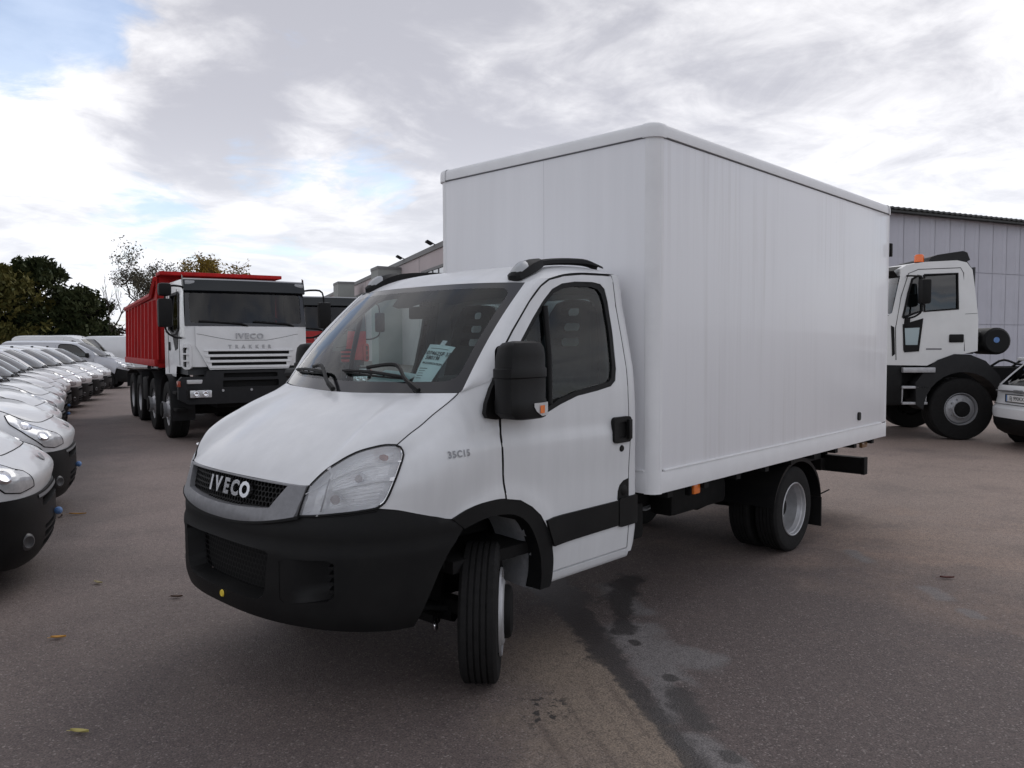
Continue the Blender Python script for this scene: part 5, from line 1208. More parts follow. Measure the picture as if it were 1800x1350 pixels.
# local: tail at x=0 facing -x... heading +x, left side +y
def kt(s, z, xr, b, n=3.2):   # plan curve of the tail
    a = abs(s); t = min(a, 1)*pi/2; L = .55
    if a <= 1: return V3(L-(L-xr)*abs(cos(t))**(2/n), b*abs(sin(t))**(2/n)*(1 if s >= 0 else -1), z)
    return V3(L+(a-1)*1.0, b*(1 if s >= 0 else -1), z)
def ring(z, xr, xf, b, n=3.2, nf=2.6, Lr=.55, Lf=.95):
    """closed plan outline of the car at one height, from the tail round to the nose"""
    pts = []
    for k in range(-14, 15):
        t = k/14*pi/2; pts.append(V3(xr+(Lr-xr)*(1-abs(cos(t))**(2/n)), b*abs(sin(t))**(2/n)*(1 if k >= 0 else -1), z))
    for f in (.25, .5, .75): pts.append(V3(Lr+(xf-Lf-Lr)*f, b, z))
    for k in range(14, -15, -1):
        t = k/14*pi/2; pts.append(V3(xf-Lf+Lf*abs(cos(t))**(2/nf), b*abs(sin(t))**(2/nf)*(1 if k >= 0 else -1), z))
    for f in (.75, .5, .25): pts.append(V3(Lr+(xf-Lf-Lr)*f, -b, z))
    return pts
def rings(q, L_, flip=False):
    R_ = [r+[r[0]] for r in L_]; q.grid(R_, flip=flip); return q
S_ = [-2.6,-1.8,-1.2]+[-1+.1*i for i in range(21)]+[1.2,1.8,2.6]
q = rings(MB(), [ring(.46,-.012,4.12,.885), ring(.66,.0,4.13,.89), ring(.70,.03,4.08,.885), ring(.80,.06,4.0,.88), ring(.95,.06,3.75,.87), ring(1.0,.09,3.45,.86), ring(1.005,.15,3.2,.80)])
kb = q.build('body', MK, K, angle=45)
q = MB(); q.grid([[kt(s,z,x-.004,b+.004) for z,x,b in ((.20,.16,.80),(.26,.06,.85),(.36,.0,.88),(.46,-.015,.885),(.50,.0,.885))] for s in S_[2:-2]]); q.build('rear_bumper_lower', M_BLACK, K)
q = MB(); q.grid([[kt(s,z,x,b) for z,x,b in ((.48,-.02,.888),(.55,-.03,.895),(.63,-.025,.895),(.66,.0,.89))] for s in S_[2:-2]]); q.build('rear_bumper', MK, K)
q = rings(MB(), [ring(.22,.12,4.02,.82), ring(.30,.06,4.10,.865), ring(.47,.01,4.13,.884)]); q.build('side_skirt', M_BLACK, K, angle=50)
GL = [(1.0,.12,3.25,.835),(1.18,.29,2.95,.775),(1.38,.48,2.55,.68),(1.42,.53,2.45,.655)]
q = rings(MB(), [ring(z,x,f,b,3.6,3.2,x+.35,.4) for z,x,f,b in GL]); q.build('side_window', G_VAN, K, angle=50)
q = rings(MB(), [ring(z,x,f,b,3.6,3.2,x+.35,.4) for z,x,f,b in ((1.405,.44,2.50,.668),(1.45,.50,2.40,.645),(1.475,.70,2.2,.56),(1.485,1.1,1.9,.3))]); r_ = ring(1.485,1.1,1.9,.3,3.6,3.2,1.45,.4); q.add(r_, [tuple(range(len(r_)))]); q.build('roof', MK, K, angle=50)
for i0, i1 in ((5,9),(19,23),(29,31),(33,36),(46,48),(60,61),(63,64)):
    q = MB(); q.grid([[p+V3(0, .006*(1 if p.y > 0 else -1), .002) for p in ring(z,x-.006,f+.006,b,3.6,3.2,x+.35,.4)[i0:i1+1]] for z,x,f,b in GL]); q.build('pillar', MK, K, angle=60)
for sg in (1,-1):
    for x in (.78, 3.3):
        q = MB(); q.poly([(x+.37*cos(radians(a)), .32+.37*sin(radians(a))) for a in range(0,360,20)], lambda u, z: V3(u, sg*.894, z), res=.2, flip=(sg > 0)); q.build('wheel_arch', M_VOID, K)
q = MB(); q.box((.02,-.55,.90), (.075,.55,.925), .008); q.box((.0,-.08,.895), (.06,.08,.94), .01); q.build('tailgate_handle', M_GREY, K)
q = MB(); q.box((.02,-.30,.735), (.048,.30,.865), .006); pl = q.build('number_plate', M_GREYD, K)
q = MB(); q.box((.012,-.26,.748), (.022,.26,.852), .002); q.build('plate_face', mat('plate_white', (.75,.75,.74), .4), pl)
q = MB(); v_, f_ = text_mesh('EJ 990KX', .085, 0, .001, space=1.0); q.add(v_, f_, frame((.0105,0,.80), (0,-1,0), (0,0,1)) @ Matrix.Diagonal((1.05,1,1,1))); q.build('plate_lettering', M_INK, pl, smooth=False)
q = MB()
for sg in (1,-1): q.box((.0105,sg*.245-.013,.749), (.0119,sg*.245+.013,.851))
q.build('plate_band', M_BLUE, pl)
q = MB(); q.tube([kt(s,.70,.0,.884)+V3(-.002,0,0) for s in [-1+.1*i for i in range(21)]], .006, 4); q.build('tailgate_gap', M_VOID, K)
for sg in (1,-1):
    q = MB(); q.grid([[kt(sg*s,z,x-.006,b+.006) for z,x,b in ((.86,.06,.878),(.92,.06,.873),(.97,.075,.866))] for s in (.84,.9,.96,1.02)], flip=(sg<0)); q.build('tail_light', mat('tail_red', (.28,.02,.02), .2, coat=.6), K)
    for x in (.78, 3.3): add_wheel(K, x, sg*.82, .32, .20, M_STEEL, 0, .0, 5)
q = MB(); q.box((.2,-.75,.25), (3.9,.75,.45)); q.box((.5,-.7,.5),(3.1,.7,1.0)); q.build('underbody', M_DARK, K)
q = MB(); q.box((.38,-.58,1.395), (.62,.58,1.45), .02); q.build('roof_spoiler', MK, K)
for yy in (.36,-.36):
    q = MB(); q.box((1.9,yy-.22,.9), (2.05,yy+.22,1.30), .05); q.build('seat', M_SEAT, K)
K.rotation_euler.z = atan2(.725*.98-.688*.12*0, -.689)  # heading to the right of the view
# ------------------------------------------------------------------ ground
def ground_mat():
    m, t, b = nmat('asphalt'); L = t.links.new
    def N(ty, **k):
        n = t.nodes.new(ty)
        for a, v in k.items(): setattr(n, a, v)
        return n
    def mth(op, a, c=None, d=None, clamp=False):
        n = N('ShaderNodeMath', operation=op, use_clamp=clamp)
        for i, v in enumerate((a, c, d)):
            if v is None: continue
            if isinstance(v, (int, float)): n.inputs[i].default_value = v
            else: L(v, n.inputs[i])
        return n.outputs[0]
    tcn = N('ShaderNodeTexCoord'); P = tcn.outputs['Object']
    sp = N('ShaderNodeSeparateXYZ'); L(P, sp.inputs[0]); X, Y = sp.outputs[0], sp.outputs[1]
    def noise(scale, det=5, rough=.6, lo=.35, hi=.65, st=(1,1,1)):
        mp = N('ShaderNodeMapping'); mp.inputs['Scale'].default_value = st; L(P, mp.inputs['Vector'])
        n = N('ShaderNodeTexNoise'); n.inputs['Scale'].default_value = scale; n.inputs['Detail'].default_value = det; n.inputs['Roughness'].default_value = rough; L(mp.outputs[0], n.inputs['Vector'])
        r = N('ShaderNodeMapRange'); r.inputs['From Min'].default_value = lo; r.inputs['From Max'].default_value = hi; L(n.outputs['Fac'], r.inputs['Value']); return r.outputs[0]
    edge = noise(5.5, 6, .65, .3, .7); edge2 = noise(1.6, 5, .6, .3, .7)
    def mixc(a, bcol, f):
        x = N('ShaderNodeMix', data_type='RGBA')
        L(f, x.inputs['Factor'])
        if isinstance(a, tuple): x.inputs['A'].default_value = (*a, 1)
        else: L(a, x.inputs['A'])
        if isinstance(bcol, tuple): x.inputs['B'].default_value = (*bcol, 1)
        else: L(bcol, x.inputs['B'])
        return x.outputs['Result']
    def smooth(v, lo, hi):
        r = N('ShaderNodeMapRange', interpolation_type='SMOOTHSTEP'); r.inputs['From Min'].default_value = lo; r.inputs['From Max'].default_value = hi; L(v, r.inputs['Value']); return r.outputs[0]
    def caps(ax, ay, bx, by, r, wob=.5, soft=.35, nz=None):
        """soft mask round a segment, ragged by noise"""
        dx, dy = bx-ax, by-ay; l2 = max(1e-6, dx*dx+dy*dy)
        px, py = mth('SUBTRACT', X, ax), mth('SUBTRACT', Y, ay)
        tt = mth('DIVIDE', mth('ADD', mth('MULTIPLY', px, dx), mth('MULTIPLY', py, dy)), l2, clamp=True)
        ex = mth('SUBTRACT', px, mth('MULTIPLY', tt, dx)); ey = mth('SUBTRACT', py, mth('MULTIPLY', tt, dy))
        d = mth('DIVIDE', mth('SQRT', mth('ADD', mth('MULTIPLY', ex, ex), mth('MULTIPLY', ey, ey))), r)
        d = mth('ADD', d, mth('MULTIPLY', mth('SUBTRACT', nz or edge, .5), wob))
        return mth('SUBTRACT', 1.0, smooth(d, 1-soft, 1+soft*.4))
    def mx(*a):
        r = a[0]
        for q in a[1:]: r = mth('MAXIMUM', r, q)
        return r
    # aggregate
    vo = N('ShaderNodeTexVoronoi', feature='F1'); vo.inputs['Scale'].default_value = 125; L(P, vo.inputs['Vector'])
    sc_ = N('ShaderNodeSeparateColor'); L(vo.outputs['Color'], sc_.inputs[0])
    spk = smooth(sc_.outputs[0], .86, 1.0); drk = smooth(sc_.outputs[1], .55, .95)
    big = noise(.35, 6, .62, .34, .68); mid = noise(2.3, 6, .65, .33, .7)
    col = mixc((.136,.106,.098), (.100,.077,.072), mid)
    # far yard: sandy tint, with the stronger light out there painted into the colour
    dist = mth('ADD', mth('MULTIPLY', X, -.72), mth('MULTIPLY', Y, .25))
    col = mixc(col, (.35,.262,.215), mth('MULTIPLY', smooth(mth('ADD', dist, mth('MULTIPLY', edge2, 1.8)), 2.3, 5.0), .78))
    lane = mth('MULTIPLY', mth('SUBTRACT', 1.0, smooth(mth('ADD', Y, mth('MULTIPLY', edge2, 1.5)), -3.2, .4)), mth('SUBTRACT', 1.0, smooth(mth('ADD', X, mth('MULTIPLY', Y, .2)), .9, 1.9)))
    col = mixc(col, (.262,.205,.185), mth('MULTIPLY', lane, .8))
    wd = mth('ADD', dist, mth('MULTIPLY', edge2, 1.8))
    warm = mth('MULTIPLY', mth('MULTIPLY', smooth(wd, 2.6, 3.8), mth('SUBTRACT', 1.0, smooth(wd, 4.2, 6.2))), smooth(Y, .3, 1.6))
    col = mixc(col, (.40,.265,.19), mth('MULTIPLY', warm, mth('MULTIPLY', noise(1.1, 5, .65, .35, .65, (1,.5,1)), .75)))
    col = mixc(col, (.165,.132,.115), mth('MULTIPLY', big, .55)); col = mixc(col, (.088,.068,.064), mth('MULTIPLY', noise(.9, 6, .66, .50, .72), .5))
    rough_zone = mth('MULTIPLY', smooth(mth('ADD', mth('ADD', mth('MULTIPLY', X, -.86), mth('MULTIPLY', Y, .28)), mth('MULTIPLY', edge, .25)), .30, .8), mth('SUBTRACT', 1.0, smooth(mth('ADD', dist, mth('MULTIPLY', edge2, 1.6)), 2.6, 5.0)))
    rough_zone = mth('MULTIPLY', rough_zone, smooth(Y, -.2, .9))
    col = mixc(col, (.106,.082,.077), mth('MULTIPLY', rough_zone, .7))
    # old joint in the paving: sandy strip on one side, damp run-off on the other
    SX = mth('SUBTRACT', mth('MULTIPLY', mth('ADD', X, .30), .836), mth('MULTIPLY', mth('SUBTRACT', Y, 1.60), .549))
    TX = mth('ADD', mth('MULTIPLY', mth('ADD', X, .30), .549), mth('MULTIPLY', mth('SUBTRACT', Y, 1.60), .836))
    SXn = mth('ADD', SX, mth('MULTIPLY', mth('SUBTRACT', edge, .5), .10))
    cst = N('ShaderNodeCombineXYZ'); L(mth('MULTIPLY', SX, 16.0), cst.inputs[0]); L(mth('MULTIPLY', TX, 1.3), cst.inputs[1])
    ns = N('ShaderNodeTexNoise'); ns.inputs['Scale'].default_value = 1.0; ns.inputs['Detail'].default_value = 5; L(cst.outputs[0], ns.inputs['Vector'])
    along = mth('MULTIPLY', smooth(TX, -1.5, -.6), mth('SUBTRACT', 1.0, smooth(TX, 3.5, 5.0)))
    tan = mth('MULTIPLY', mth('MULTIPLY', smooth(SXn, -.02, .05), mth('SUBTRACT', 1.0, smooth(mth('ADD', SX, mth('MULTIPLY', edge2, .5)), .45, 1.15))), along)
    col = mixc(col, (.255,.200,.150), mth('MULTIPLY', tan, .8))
    col = mixc(col, (.085,.062,.052), mth('MULTIPLY', mth('MULTIPLY', tan, smooth(ns.outputs['Fac'], .50, .68)), mth('MULTIPLY', smooth(TX, -.6, .3), .75)))
    crack = mth('MULTIPLY', mth('MULTIPLY', smooth(SXn, -.10, -.03), mth('SUBTRACT', 1.0, smooth(SXn, -.01, .02))), along)
    # pale worn cement patches
    pale = mx(caps(-1.05,.98,-.72,1.42,.20,.9,.5), caps(-.85,1.2,-.95,1.48,.17,.9,.5), caps(-.66,1.45,-.28,1.74,.075,.7,.6), caps(-1.62,.42,-1.40,.80,.12,1.0,.7), caps(-.17,1.93,-.08,2.18,.095,.8,.5))
    far_pale = mx(caps(-3.10,2.04,-2.98,2.16,.085,.8,.5), caps(-2.78,2.34,-2.72,2.42,.06,.8,.5), caps(-3.75,1.27,-3.55,1.46,.07,.8,.6))
    col = mixc(col, (.185,.172,.168), mth('MULTIPLY', mx(pale, mth('MULTIPLY', far_pale, .9)), .85))
    # damp, dark run-off along the joint
    wet = mx(caps(-1.7,-.5,-1.25,.30,.22,1.1,.5), caps(-1.25,.30,-.62,1.16,.115,1.2,.45), caps(-.62,1.16,-.24,1.70,.062,1.1,.4), caps(-.24,1.70,.10,2.15,.05,1.0,.4), caps(.10,2.15,.35,2.7,.06,1.0,.4), caps(-1.0,.62,-.30,1.60,.014,2.6,.4), caps(-.30,1.60,.30,2.6,.012,2.8,.4), caps(-1.45,.62,-1.02,.95,.075,1.3,.5), caps(-1.9,.35,-1.45,.62,.12,1.2,.5), caps(-.52,1.62,-.30,1.86,.09,.9,.6))
    wet = mx(wet, caps(-.655,1.50,-.645,1.515,.045,.5,.3), caps(-.93,1.09,-.91,1.12,.035,.5,.3), caps(-.17,2.09,-.15,2.12,.04,.5,.3))
    wet = mx(wet, mth('MULTIPLY', crack, .8))
    col = mixc(col, (.036,.031,.030), mth('MULTIPLY', wet, .85))
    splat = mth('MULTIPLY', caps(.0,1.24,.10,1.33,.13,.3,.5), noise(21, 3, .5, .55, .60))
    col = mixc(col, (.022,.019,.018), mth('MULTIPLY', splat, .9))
    # tyre-dark oily haze in front of the parking rows
    col = mixc(col, (.07,.062,.060), mth('MULTIPLY', caps(1.2,-3.2,-3.7,-15.5,.8,.8,.9,edge2), .5))
    fade = mth('SUBTRACT', 1.0, smooth(mx(pale, tan, wet), .2, .9))
    col = mixc(col, (.30,.26,.24), mth('MULTIPLY', mth('MULTIPLY', spk, .60), mth('ADD', mth('MULTIPLY', fade, .8), .2)))
    col = mixc(col, (.035,.030,.029), mth('MULTIPLY', drk, .45))
    gr_ = noise(125, 3, .6, .32, .68); gr2 = noise(22, 4, .7, .3, .7); gm = mth('ADD', mth('ADD', .44, mth('MULTIPLY', gr_, .80)), mth('MULTIPLY', gr2, .32))
    vm = N('ShaderNodeVectorMath', operation='SCALE'); L(col, vm.inputs[0]); L(gm, vm.inputs['Scale']); col = vm.outputs[0]
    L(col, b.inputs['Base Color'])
    rg = mth('SUBTRACT', .80, mth('MULTIPLY', wet, .25)); L(rg, b.inputs['Roughness']); b.inputs['Specular IOR Level'].default_value = .5
    n2 = N('ShaderNodeTexNoise'); n2.inputs['Scale'].default_value = 100; n2.inputs['Detail'].default_value = 3; L(P, n2.inputs['Vector'])
    hgt = mth('ADD', mth('MULTIPLY', n2.outputs['Fac'], .6), mth('MULTIPLY', mth('SUBTRACT', 1.0, vo.outputs['Distance']), .5))
    bp = N('ShaderNodeBump'); bp.inputs['Strength'].default_value = .8; bp.inputs['Distance'].default_value = .006; L(hgt, bp.inputs['Height']); L(bp.outputs[0], b.inputs['Normal'])
    return m
m = MB(); S = 900
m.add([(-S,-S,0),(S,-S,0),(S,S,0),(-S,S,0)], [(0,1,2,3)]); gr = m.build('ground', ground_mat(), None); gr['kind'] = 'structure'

# ------------------------------------------------------------------ fallen leaves
def leaf(name, label, x, y, rz, material, ln=.085, curl=.005):
    q = MB(); rows = []
    for i in range(9):
        t = i/8; w = .017*sin(pi*min(1, t*1.02))**.8*(1-.25*t)
        rows.append([V3((t-.5)*ln, s*w, .006+curl*(2*t-1)**2+.010*abs(s)) for s in (-1, -.5, 0, .5, 1)])
    q.grid(rows); q.tube([(-.5*ln,0,.006+curl), (-.72*ln,0.004,.008)], .0016, 4)
    o = q.build(name, material, None, angle=60); o.location = (x, y, .001); o.rotation_euler = (0,0,rz); setp(o, label, 'leaf', 'fallen leaves on the asphalt'); return o
M_LO = mat('leaf_orange', (.50,.26,.05), .6); M_LY = mat('leaf_yellow', (.42,.36,.12), .6); M_LB = mat('leaf_brown', (.07,.035,.02), .6); M_LP = mat('leaf_pale', (.40,.34,.20), .6)
leaf('fallen_leaf', 'small orange leaf on the bare asphalt left of the truck bumper', 1.32,-1.39, 2.5, M_LO)
leaf('fallen_leaf', 'yellowish green leaf on the asphalt at the lower left, nearest to the viewer', 1.62,-.08, 2.2, M_LY, .09)
leaf('fallen_leaf', 'small pale leaf on the asphalt between the nearest van and the truck bumper', .78,-2.35, 1.9, M_LP, .09, .008)
leaf('fallen_leaf', 'dark brown leaf on the asphalt close beside the truck bumper', .53,-1.62, 2.4, M_LB, .08)
leaf('fallen_leaf', 'long golden leaf on the asphalt in front of the second van', .09,-4.98, 2.4, M_LO, .17, .006)
leaf('fallen_leaf', 'dark curled leaf on the asphalt under the nose of the second van', .24,-4.99, 1.2, M_LB, .09)
leaf('fallen_leaf', 'dark red leaf on the open asphalt at the right, right of the pale patches', -3.45,2.06, 2.2, mat('leaf_red', (.10,.025,.02), .6), .10)

# ------------------------------------------------------------------ vans in the row on the left
VH = 2.7545
def put(o, hx_, hy_, rz, lx, ly):
    o.rotation_euler = (0,0,rz); o.location = (hx_-(lx*cos(rz)-ly*sin(rz)), hy_-(lx*sin(rz)+ly*cos(rz)), 0)
vg = 'small white vans parked nose out along the left side'
spots = [(1.33,-2.38,VH), (.41,-4.85,VH), (-.17,-7.22,VH), (-.936,-9.669,VH), (-1.629,-11.867,VH), (-2.31,-14.1,VH), (-2.936,-15.9,VH), (-3.762,-17.863,VH-.04), (-4.646,-19.9,VH-.08), (-5.784,-22.4,VH-.10), (-7.0,-25.2,VH-.10)]
names = ['nearest small white van, mostly cut off by the left edge of the picture', 'second small white van of the row, its whole front corner and blue cap showing', 'third small white van of the row, counted from the camera', 'fourth small white van of the row, counted from the camera',
  'fifth small white van of the row, counted from the camera', 'sixth small white van of the row, counted from the camera', 'seventh small white van of the row, its windscreen and side window in view', 'eighth small white van of the row, its windscreen and side window in view',
  'ninth small white van, its black bumper clear of the vans before it', 'tenth small white van, with its black bumper set further out in the lane', 'last small white van of the row, in front of the grey van']
v0 = make_van('small_van', names[0], SMALLVAN, vg)
LX, LY = .60, -.66
for i, (x, y, a) in enumerate(spots):
    o = v0 if i == 0 else copy_tree(v0)
    o['label'] = names[i]; put(o, x, y, a, LX, LY)
    if i >= 6:
        for ch in list(o.children):
            if ch.name.startswith('tow_cap'): bpy.data.objects.remove(ch)
M_GREYV = mat('silver_van_paint', (.50,.51,.54), .3, coat=.5, metal=.1)
v = make_van('medium_van', 'silver grey van at the far end of the small vans, nose behind the tipper wheels', dict(MIDVAN, grille=(.30,.1,.4)), None, M_GREYV); put(v, -9.3, -29.3, VH-.16, .66, -.72)
rz_ = atan2(.725, -.689)
v = make_van('large_van', 'long white high roofed van seen from its side behind the row of small vans', BIGVAN); v.rotation_euler.z = rz_; v.location = (-14.0, -46.1, 0)
v = make_van('large_van', 'white high roofed van mostly hidden behind the red dump body and the long van', BIGVAN); v.rotation_euler.z = rz_; v.location = (-18.2, -47.5, 0)
v = make_van('large_van', 'white van far off at the left edge in front of the dark trees', MIDVAN); v.rotation_euler.z = rz_+.5; v.location = (-5.9, -49.0, 0)

# ------------------------------------------------------------------ grey hall on the right
def rib_panel(name, mt, parent, o, u, w, z0, z1, nrm, ribs=4):
    q = MB(); o = V3(*o); u = V3(*u); nrm = V3(*nrm); pts = []
    for k in range(ribs):
        a = w*k/ribs; s_ = w/ribs
        pts += [(a,0),(a+s_*.62,0),(a+s_*.70,.025),(a+s_*.92,.025)]
    pts.append((w-.012,0)); pts[0] = (.012,0)
    rows = [[o+u*a+nrm*d+V3(0,0,z) for z in (z0+.012, z1-.012)] for a, d in pts]
    q.grid(rows); return q.build(name, mt, parent, smooth=False)
M_HALL = mat('hall_cladding', (.50,.50,.555), .55, var=.10, vscale=.6, spec=.3)
M_HALLD = mat('hall_eave', (.03,.032,.03), .6)
HO = V3(-36.85+.933*9, -9.27-.36*9, 0); HU = V3(-.933,.36,0); HN = V3(.36,.933,0)
hall = thing('industrial_hall', 'pale grey clad hall with a dark corrugated eave at the right', 'building', tuple(HO), 0)
q = MB(); q.box((0,0,0), (1,1,1)); 
q = MB(); c = [HU*0-HN*.06, HU*60-HN*.06, HU*60-HN*20, -HN*20]
q.add([p for p in c]+[p+V3(0,0,7.95) for p in c], [(0,1,5,4),(1,2,6,5),(2,3,7,6),(3,0,4,7),(4,5,6,7)]); q.build('wall', mat('hall_joint', (.46,.46,.51), .7), hall, smooth=False)
shared = {}
for i in range(48):
    for k, (z0, z1) in enumerate(((0,2.6),(2.6,5.25),(5.25,7.9))):
        if k not in shared:
            o = rib_panel('cladding_panel', M_HALL, hall, (0,0,0), HU, 1.12, z0, z1, HN, 1); shared[k] = o
        else:
            o = shared[k].copy(); COL.objects.link(o); o.location = HU*(1.12*i)
q = MB(); rows = []
for i in range(300):
    a = i*.2; rows.append([HU*a+HN*.55+V3(0,0,7.93+.05*(i % 2)), HU*a+HN*.55+V3(0,0,8.02+.05*(i % 2)), HU*a-HN*20+V3(0,0,9.8+.05*(i % 2))])
q.grid(rows); q.grid([[HU*a+HN*.55+V3(0,0,7.93), HU*a+V3(0,0,7.86)] for a in (0,30,60)]); q.build('roof', M_HALLD, hall, smooth=False)
q = MB(); q.add([HN*.50+V3(0,0,7.83), HU*60+HN*.50+V3(0,0,7.83), HU*60+HN*.50+V3(0,0,7.95), HN*.50+V3(0,0,7.95)], [(0,1,2,3)]); q.build('gutter', M_HALLD, hall, smooth=False)

# ------------------------------------------------------------------ showroom building in the middle distance
M_PINK = mat('rendered_wall', (.54,.475,.475), .85, var=.08, vscale=.5)
M_PARA = mat('parapet_grey', (.20,.20,.20), .7)
M_TOWER = mat('tower_grey', (.32,.335,.32), .8, var=.08, vscale=.7)
FO = V3(-34.43,-38.84,0); FD = V3(-.437,-.899,0); FN = V3(.899,-.437,0)
bl = thing('flat_roofed_building', 'long pinkish flat roofed building with a dark parapet behind the trucks', 'building', tuple(FO), 0)
q = MB(); c = [FD*-18, FD*70, FD*70-FN*14, FD*-18-FN*14]
q.add(c+[p+V3(0,0,8.6) for p in c], [(0,1,5,4),(1,2,6,5),(2,3,7,6),(3,0,4,7),(4,5,6,7)]); q.build('wall', M_PINK, bl, smooth=False)
def slab(q, s0, s1, d0, d1, z0, z1):
    c = [FD*s0+FN*d0, FD*s1+FN*d0, FD*s1+FN*d1, FD*s0+FN*d1]
    q.add([p+V3(0,0,z0) for p in c]+[p+V3(0,0,z1) for p in c], [(0,1,2,3)[::-1],(4,5,6,7),(0,1,5,4),(1,2,6,5),(2,3,7,6),(3,0,4,7)])
q = MB(); slab(q, -18, 70, -.3, .12, 8.55, 8.92); q.build('parapet', M_PARA, bl, smooth=False)
for s0, s1 in ((-3.2,5.1),(15.5,24.5),(28,37)):
    q = MB(); slab(q, s0, s1, .0, .10, 7.15, 7.35); slab(q, s0, s1, 0, .08, 5.4, 5.6)
    for k in range(6): 
        s = s0+(s1-s0)*k/5; slab(q, s-.05, s+.05, .0, .08, 5.5, 7.2)
    wf = q.build('window_frame', M_PARA, bl, smooth=False)
    for k in range(5):
        q = MB(); a = s0+(s1-s0)*k/5+.08; b_ = s0+(s1-s0)*(k+1)/5-.08; slab(q, a, b_, .0, .03, 5.6, 7.15); q.build('pane', mat('office_glass', (.30,.33,.36), .08, coat=.8), wf, smooth=False)
q = MB()
for s in (-10,-2,6,14,22,30,38,46): slab(q, s-.02, s+.02, .0, .015, 0, 8.5)
q.build('wall_joint', M_PARA, bl, smooth=False)
def tower(label, A, B, D, zt):
    A, B, D = V3(*A), V3(*B), V3(*D); E_ = B+(D-A)
    t = thing('stair_tower', label, 'building', (A.x, A.y, 0), 0)
    q = MB(); c = [V3(0,0,0), B-A, E_-A, D-A]
    q.add(c+[p+V3(0,0,zt-.25) for p in c], [(0,1,5,4),(1,2,6,5),(2,3,7,6),(3,0,4,7),(4,5,6,7)]); q.build('wall', M_TOWER, t, smooth=False)
    ce_ = (c[0]+c[1]+c[2]+c[3])/4; c2 = [ce_+(p-ce_)*1.03 for p in c]
    q = MB(); q.add([p+V3(0,0,zt-.25) for p in c2]+[p+V3(0,0,zt) for p in c2], [(0,1,5,4),(1,2,6,5),(2,3,7,6),(3,0,4,7),(4,5,6,7),(3,2,1,0)]); q.build('coping', M_PARA, t, smooth=False)
tower('larger grey block rising above the parapet next to the floodlit corner', (-37.6,-50.34,0), (-40.4,-49.9,0), (-38.70,-52.8,0), 8.36)
tower('smaller grey block further along the parapet, nearer the red truck', (-45.59,-68.1,0), (-47.2,-67.4,0), (-46.95,-71.02,0), 8.53)
for lab, s in (('black floodlight on the parapet beside the cargo box', .94), ('black floodlight on the parapet at the end of the pink wall', 11.0)):
    p = FO+FD*s
    t = thing('floodlight', lab, 'floodlight', (p.x, p.y, 8.92), atan2(FN.y, FN.x))
    q = MB(); q.tube([(0,0,0),(.25,0,.08)], .04, 6); q.tube([(.25,-.3,.05),(.25,.3,.05)], .03, 6); q.build('bracket', M_BLACK, t)
    q = MB(); q.box((-.08,-.30,-.06), (.08,.30,.42), .03, Matrix.Translation((.35,0,.05)) @ Matrix.Rotation(radians(62),4,'Y')); q.build('lamp_head', M_BLACK, t)

# ------------------------------------------------------------------ trees
def leaf_mat(name, c1, c2, tr=.25):
    m, t, b = nmat(name); b.inputs['Roughness'].default_value = .65
    g = t.nodes.new('ShaderNodeNewGeometry'); n = t.nodes.new('ShaderNodeTexNoise'); n.inputs['Scale'].default_value = .8; n.inputs['Detail'].default_value = 4
    tcn = t.nodes.new('ShaderNodeTexCoord'); t.links.new(tcn.outputs['Object'], n.inputs['Vector'])
    ad = t.nodes.new('ShaderNodeMath'); ad.operation = 'MULTIPLY_ADD'; t.links.new(g.outputs['Random Per Island'], ad.inputs[0]); ad.inputs[1].default_value = .6
    mr = t.nodes.new('ShaderNodeMapRange'); mr.inputs['From Min'].default_value = .3; mr.inputs['From Max'].default_value = .7; mr.inputs['To Max'].default_value = .6; t.links.new(n.outputs['Fac'], mr.inputs['Value']); t.links.new(mr.outputs[0], ad.inputs[2])
    x = t.nodes.new('ShaderNodeMix'); x.data_type = 'RGBA'; x.inputs['A'].default_value = (*c1, 1); x.inputs['B'].default_value = (*c2, 1); t.links.new(ad.outputs[0], x.inputs['Factor'])
    t.links.new(x.outputs['Result'], b.inputs['Base Color']); b.inputs['Specular IOR Level'].default_value = .2
    return m
M_BARK = mat('bark', (.07,.058,.05), .9, var=.3, vscale=4); M_BARKG = mat('grey_bark', (.13,.12,.11), .9, var=.3, vscale=4)
LM_DARK = leaf_mat('dark_foliage', (.022,.036,.016), (.065,.075,.030)); LM_GREEN = leaf_mat('olive_foliage', (.048,.060,.019), (.16,.14,.042)); LM_AUT = leaf_mat('autumn_foliage', (.16,.13,.03), (.36,.24,.05)); LM_GREY = leaf_mat('dry_foliage', (.10,.095,.075), (.20,.18,.13)); LM_BR = leaf_mat('brown_brush', (.05,.04,.03), (.12,.085,.06))
def leaves(q, c, r, n, size, rnd, flat=1.0):
    for _ in range(n):
        d = Vector((rnd.gauss(0,1), rnd.gauss(0,1), rnd.gauss(0,1)*flat)); d = d*(r/max(.4, d.length))*rnd.random()**.45
        p = c+d; a = Vector((rnd.uniform(-1,1), rnd.uniform(-1,1), rnd.uniform(-1,1))).normalized(); b_ = a.orthogonal().normalized()
        s = size*rnd.uniform(.6,1.3); q.add([p-a*s, p+b_*s*.45, p+a*s, p-b_*s*.45], [(0,1,2,3)])
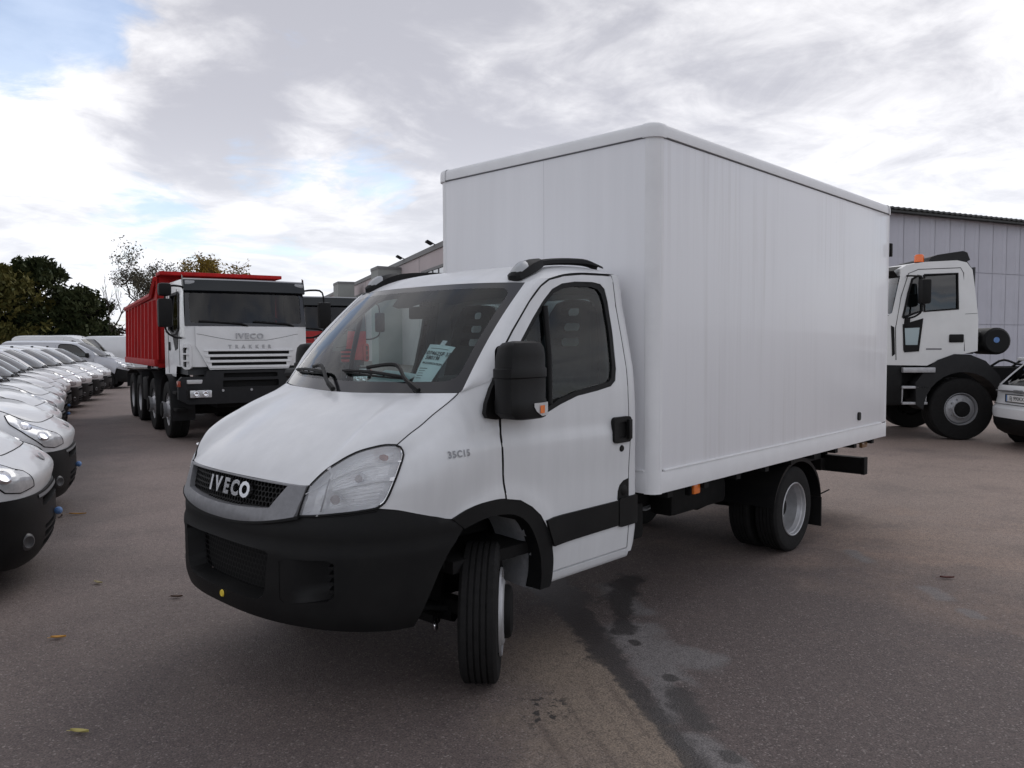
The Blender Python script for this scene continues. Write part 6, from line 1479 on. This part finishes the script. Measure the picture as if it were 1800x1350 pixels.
def branchy(rnd, base, h, spread, depth=4, r0=.16, lean=0):
    segs = []; tips = []
    def grow(p, d, L, r, k):
        pts = [p]; q = p; dd = d
        for _ in range(4):
            dd = (dd+Vector((rnd.uniform(-.22,.22), rnd.uniform(-.22,.22), rnd.uniform(-.05,.16)))).normalized(); q = q+dd*L/4; pts.append(q)
        segs.append((pts, r, r*.55)); 
        if k == 0: tips.append(q); return
        for _ in range(rnd.randint(2, 4)):
            f = rnd.uniform(.45, 1.0); i = min(3, int(f*4)); sp = pts[i]+(pts[i+1]-pts[i])*(f*4-i) if f < 1 else q
            nd = (dd+Vector((rnd.uniform(-1,1), rnd.uniform(-1,1), rnd.uniform(-.1,.7)))*spread).normalized()
            grow(sp, nd, L*rnd.uniform(.5,.78), r*.55, k-1)
        tips.append(q)
    grow(base, Vector((lean,0,1)).normalized(), h*.42, r0, depth); return segs, tips
def branch_tree(label, x, y, h, spread=.7, depth=4, seed=1, lm=None, nleaf=0, size=.12, bark=None, r=.6, r0=.16):
    rnd = random.Random(seed); t = thing('bare_tree' if nleaf < 4 else 'autumn_tree', label, 'tree', (x, y, 0))
    segs, tips = branchy(rnd, Vector((0,0,0)), h, spread, depth, r0)
    mz = max(p.z for p in tips); k = h/mz
    tr = MB(); br = MB()
    for i, (pts, a, b_) in enumerate(segs): (tr if i == 0 else br).tube([Vector((p.x, p.y, p.z*k)) for p in pts], [a+(b_-a)*j/4 for j in range(5)], 5, False)
    tr.build('trunk', bark or M_BARK, t); br.build('limbs', bark or M_BARK, t)
    if lm and nleaf:
        q = MB()
        for p in tips: leaves(q, Vector((p.x,p.y,p.z*k)), r, nleaf, size, rnd)
        q.build('crown', lm, t, smooth=False)
    return t
def bushy_tree(label, x, y, h, w, seed, lm, n=60, per=70, size=.22, conic=False, name='evergreen_tree', base=.12):
    rnd = random.Random(seed); t = thing(name, label, 'tree', (x, y, 0))
    q = MB(); q.tube([(0,0,0),(rnd.uniform(-.2,.2),0,h*.5),(rnd.uniform(-.3,.3),rnd.uniform(-.2,.2),h*.93)], [.28,.18,.04], 7, False); tips = []
    cr = MB()
    for i in range(n):
        f = rnd.random()**.8; z = h*(base+(.98-base)*f); rad = (w*.5)*(1-f*.92 if conic else sqrt(max(.05, 1-((f-.42)/.62)**2)))
        a = rnd.uniform(0, 2*pi); rr = rad*rnd.uniform(.45, 1.05); c = Vector((rr*cos(a), rr*sin(a), z))
        q.tube([(0,0,z*.85), (c*.55+Vector((0,0,z*.45*0+ (z*.85)*.45))), c], [.06,.04,.015], 4, False)
        leaves(cr, c, rnd.uniform(.45,.95)*min(1.25, .4+rad*.35), per, size, rnd, .75)
    for _ in range(10):
        c = Vector((rnd.uniform(-.2,.2)*w, rnd.uniform(-.2,.2)*w, h*rnd.uniform(.88,1.02))); 
        for k in range(4): leaves(cr, c+Vector((0,0,-.35*k)), .12+.1*k, 14, size, rnd)
    q.build('trunk', M_BARK, t); cr.build('crown', lm, t, smooth=False); return t
bushy_tree('dark evergreen tree at the left edge of the picture', -8.6, -63.5, 7.6, 6.5, 3, LM_GREEN, 80, 80, .24)
bushy_tree('broad olive green tree over the far white van, left of the darkest tree', -12.2, -61.8, 7.4, 6.5, 5, LM_GREEN, 90, 80, .24)
bushy_tree('darkest evergreen tree with a ragged spiky top', -15.4, -62.5, 8.2, 5.5, 9, LM_DARK, 90, 85, .26)
bushy_tree('low dark evergreen at the right end of the dark trees', -17.6, -60.6, 6.0, 4.4, 12, LM_DARK, 70, 75, .24)
branch_tree('thin leafless tree standing between the dark trees and the tipper', -18.9, -58.6, 7.2, .55, 4, 4, None, 0, r0=.12)
branch_tree('grey sparse tree with dry leaves behind the dump body', -22.8, -60.5, 9.8, .8, 5, 21, LM_GREY, 8, .12, M_BARKG, .55)
branch_tree('small twiggy tree beside the leafless one, low behind the vans', -19.8, -60.5, 5.2, .8, 4, 8, LM_BR, 3, .10, None, .4, .1)
branch_tree('autumn tree rising just above the middle of the red dump body', -26.6, -60.5, 8.9, .7, 5, 31, LM_AUT, 8, .15, None, .5)
branch_tree('autumn tree rising above the right end of the red dump body', -29.4, -59.0, 9.1, .75, 5, 37, LM_AUT, 7, .15, None, .5)
branch_tree('small far tree seen between the tipper mirror and the dark sun visor', -36.0, -70.0, 7.2, .7, 4, 17, LM_BR, 5, .15, None, .5, .1)
rnd = random.Random(77); q = MB()
for i in range(220):
    s = rnd.random(); x = 4-34*s+rnd.uniform(-1,1); y = -67+4*s+rnd.uniform(-2,2); leaves(q, Vector((x, y, rnd.uniform(.4,3.0))), 1.0, 45, .22, rnd)
o = q.build('hedge', LM_BR, None, smooth=False); setp(o, 'brown scrub along the far edge of the yard', 'hedge', None, 'stuff')
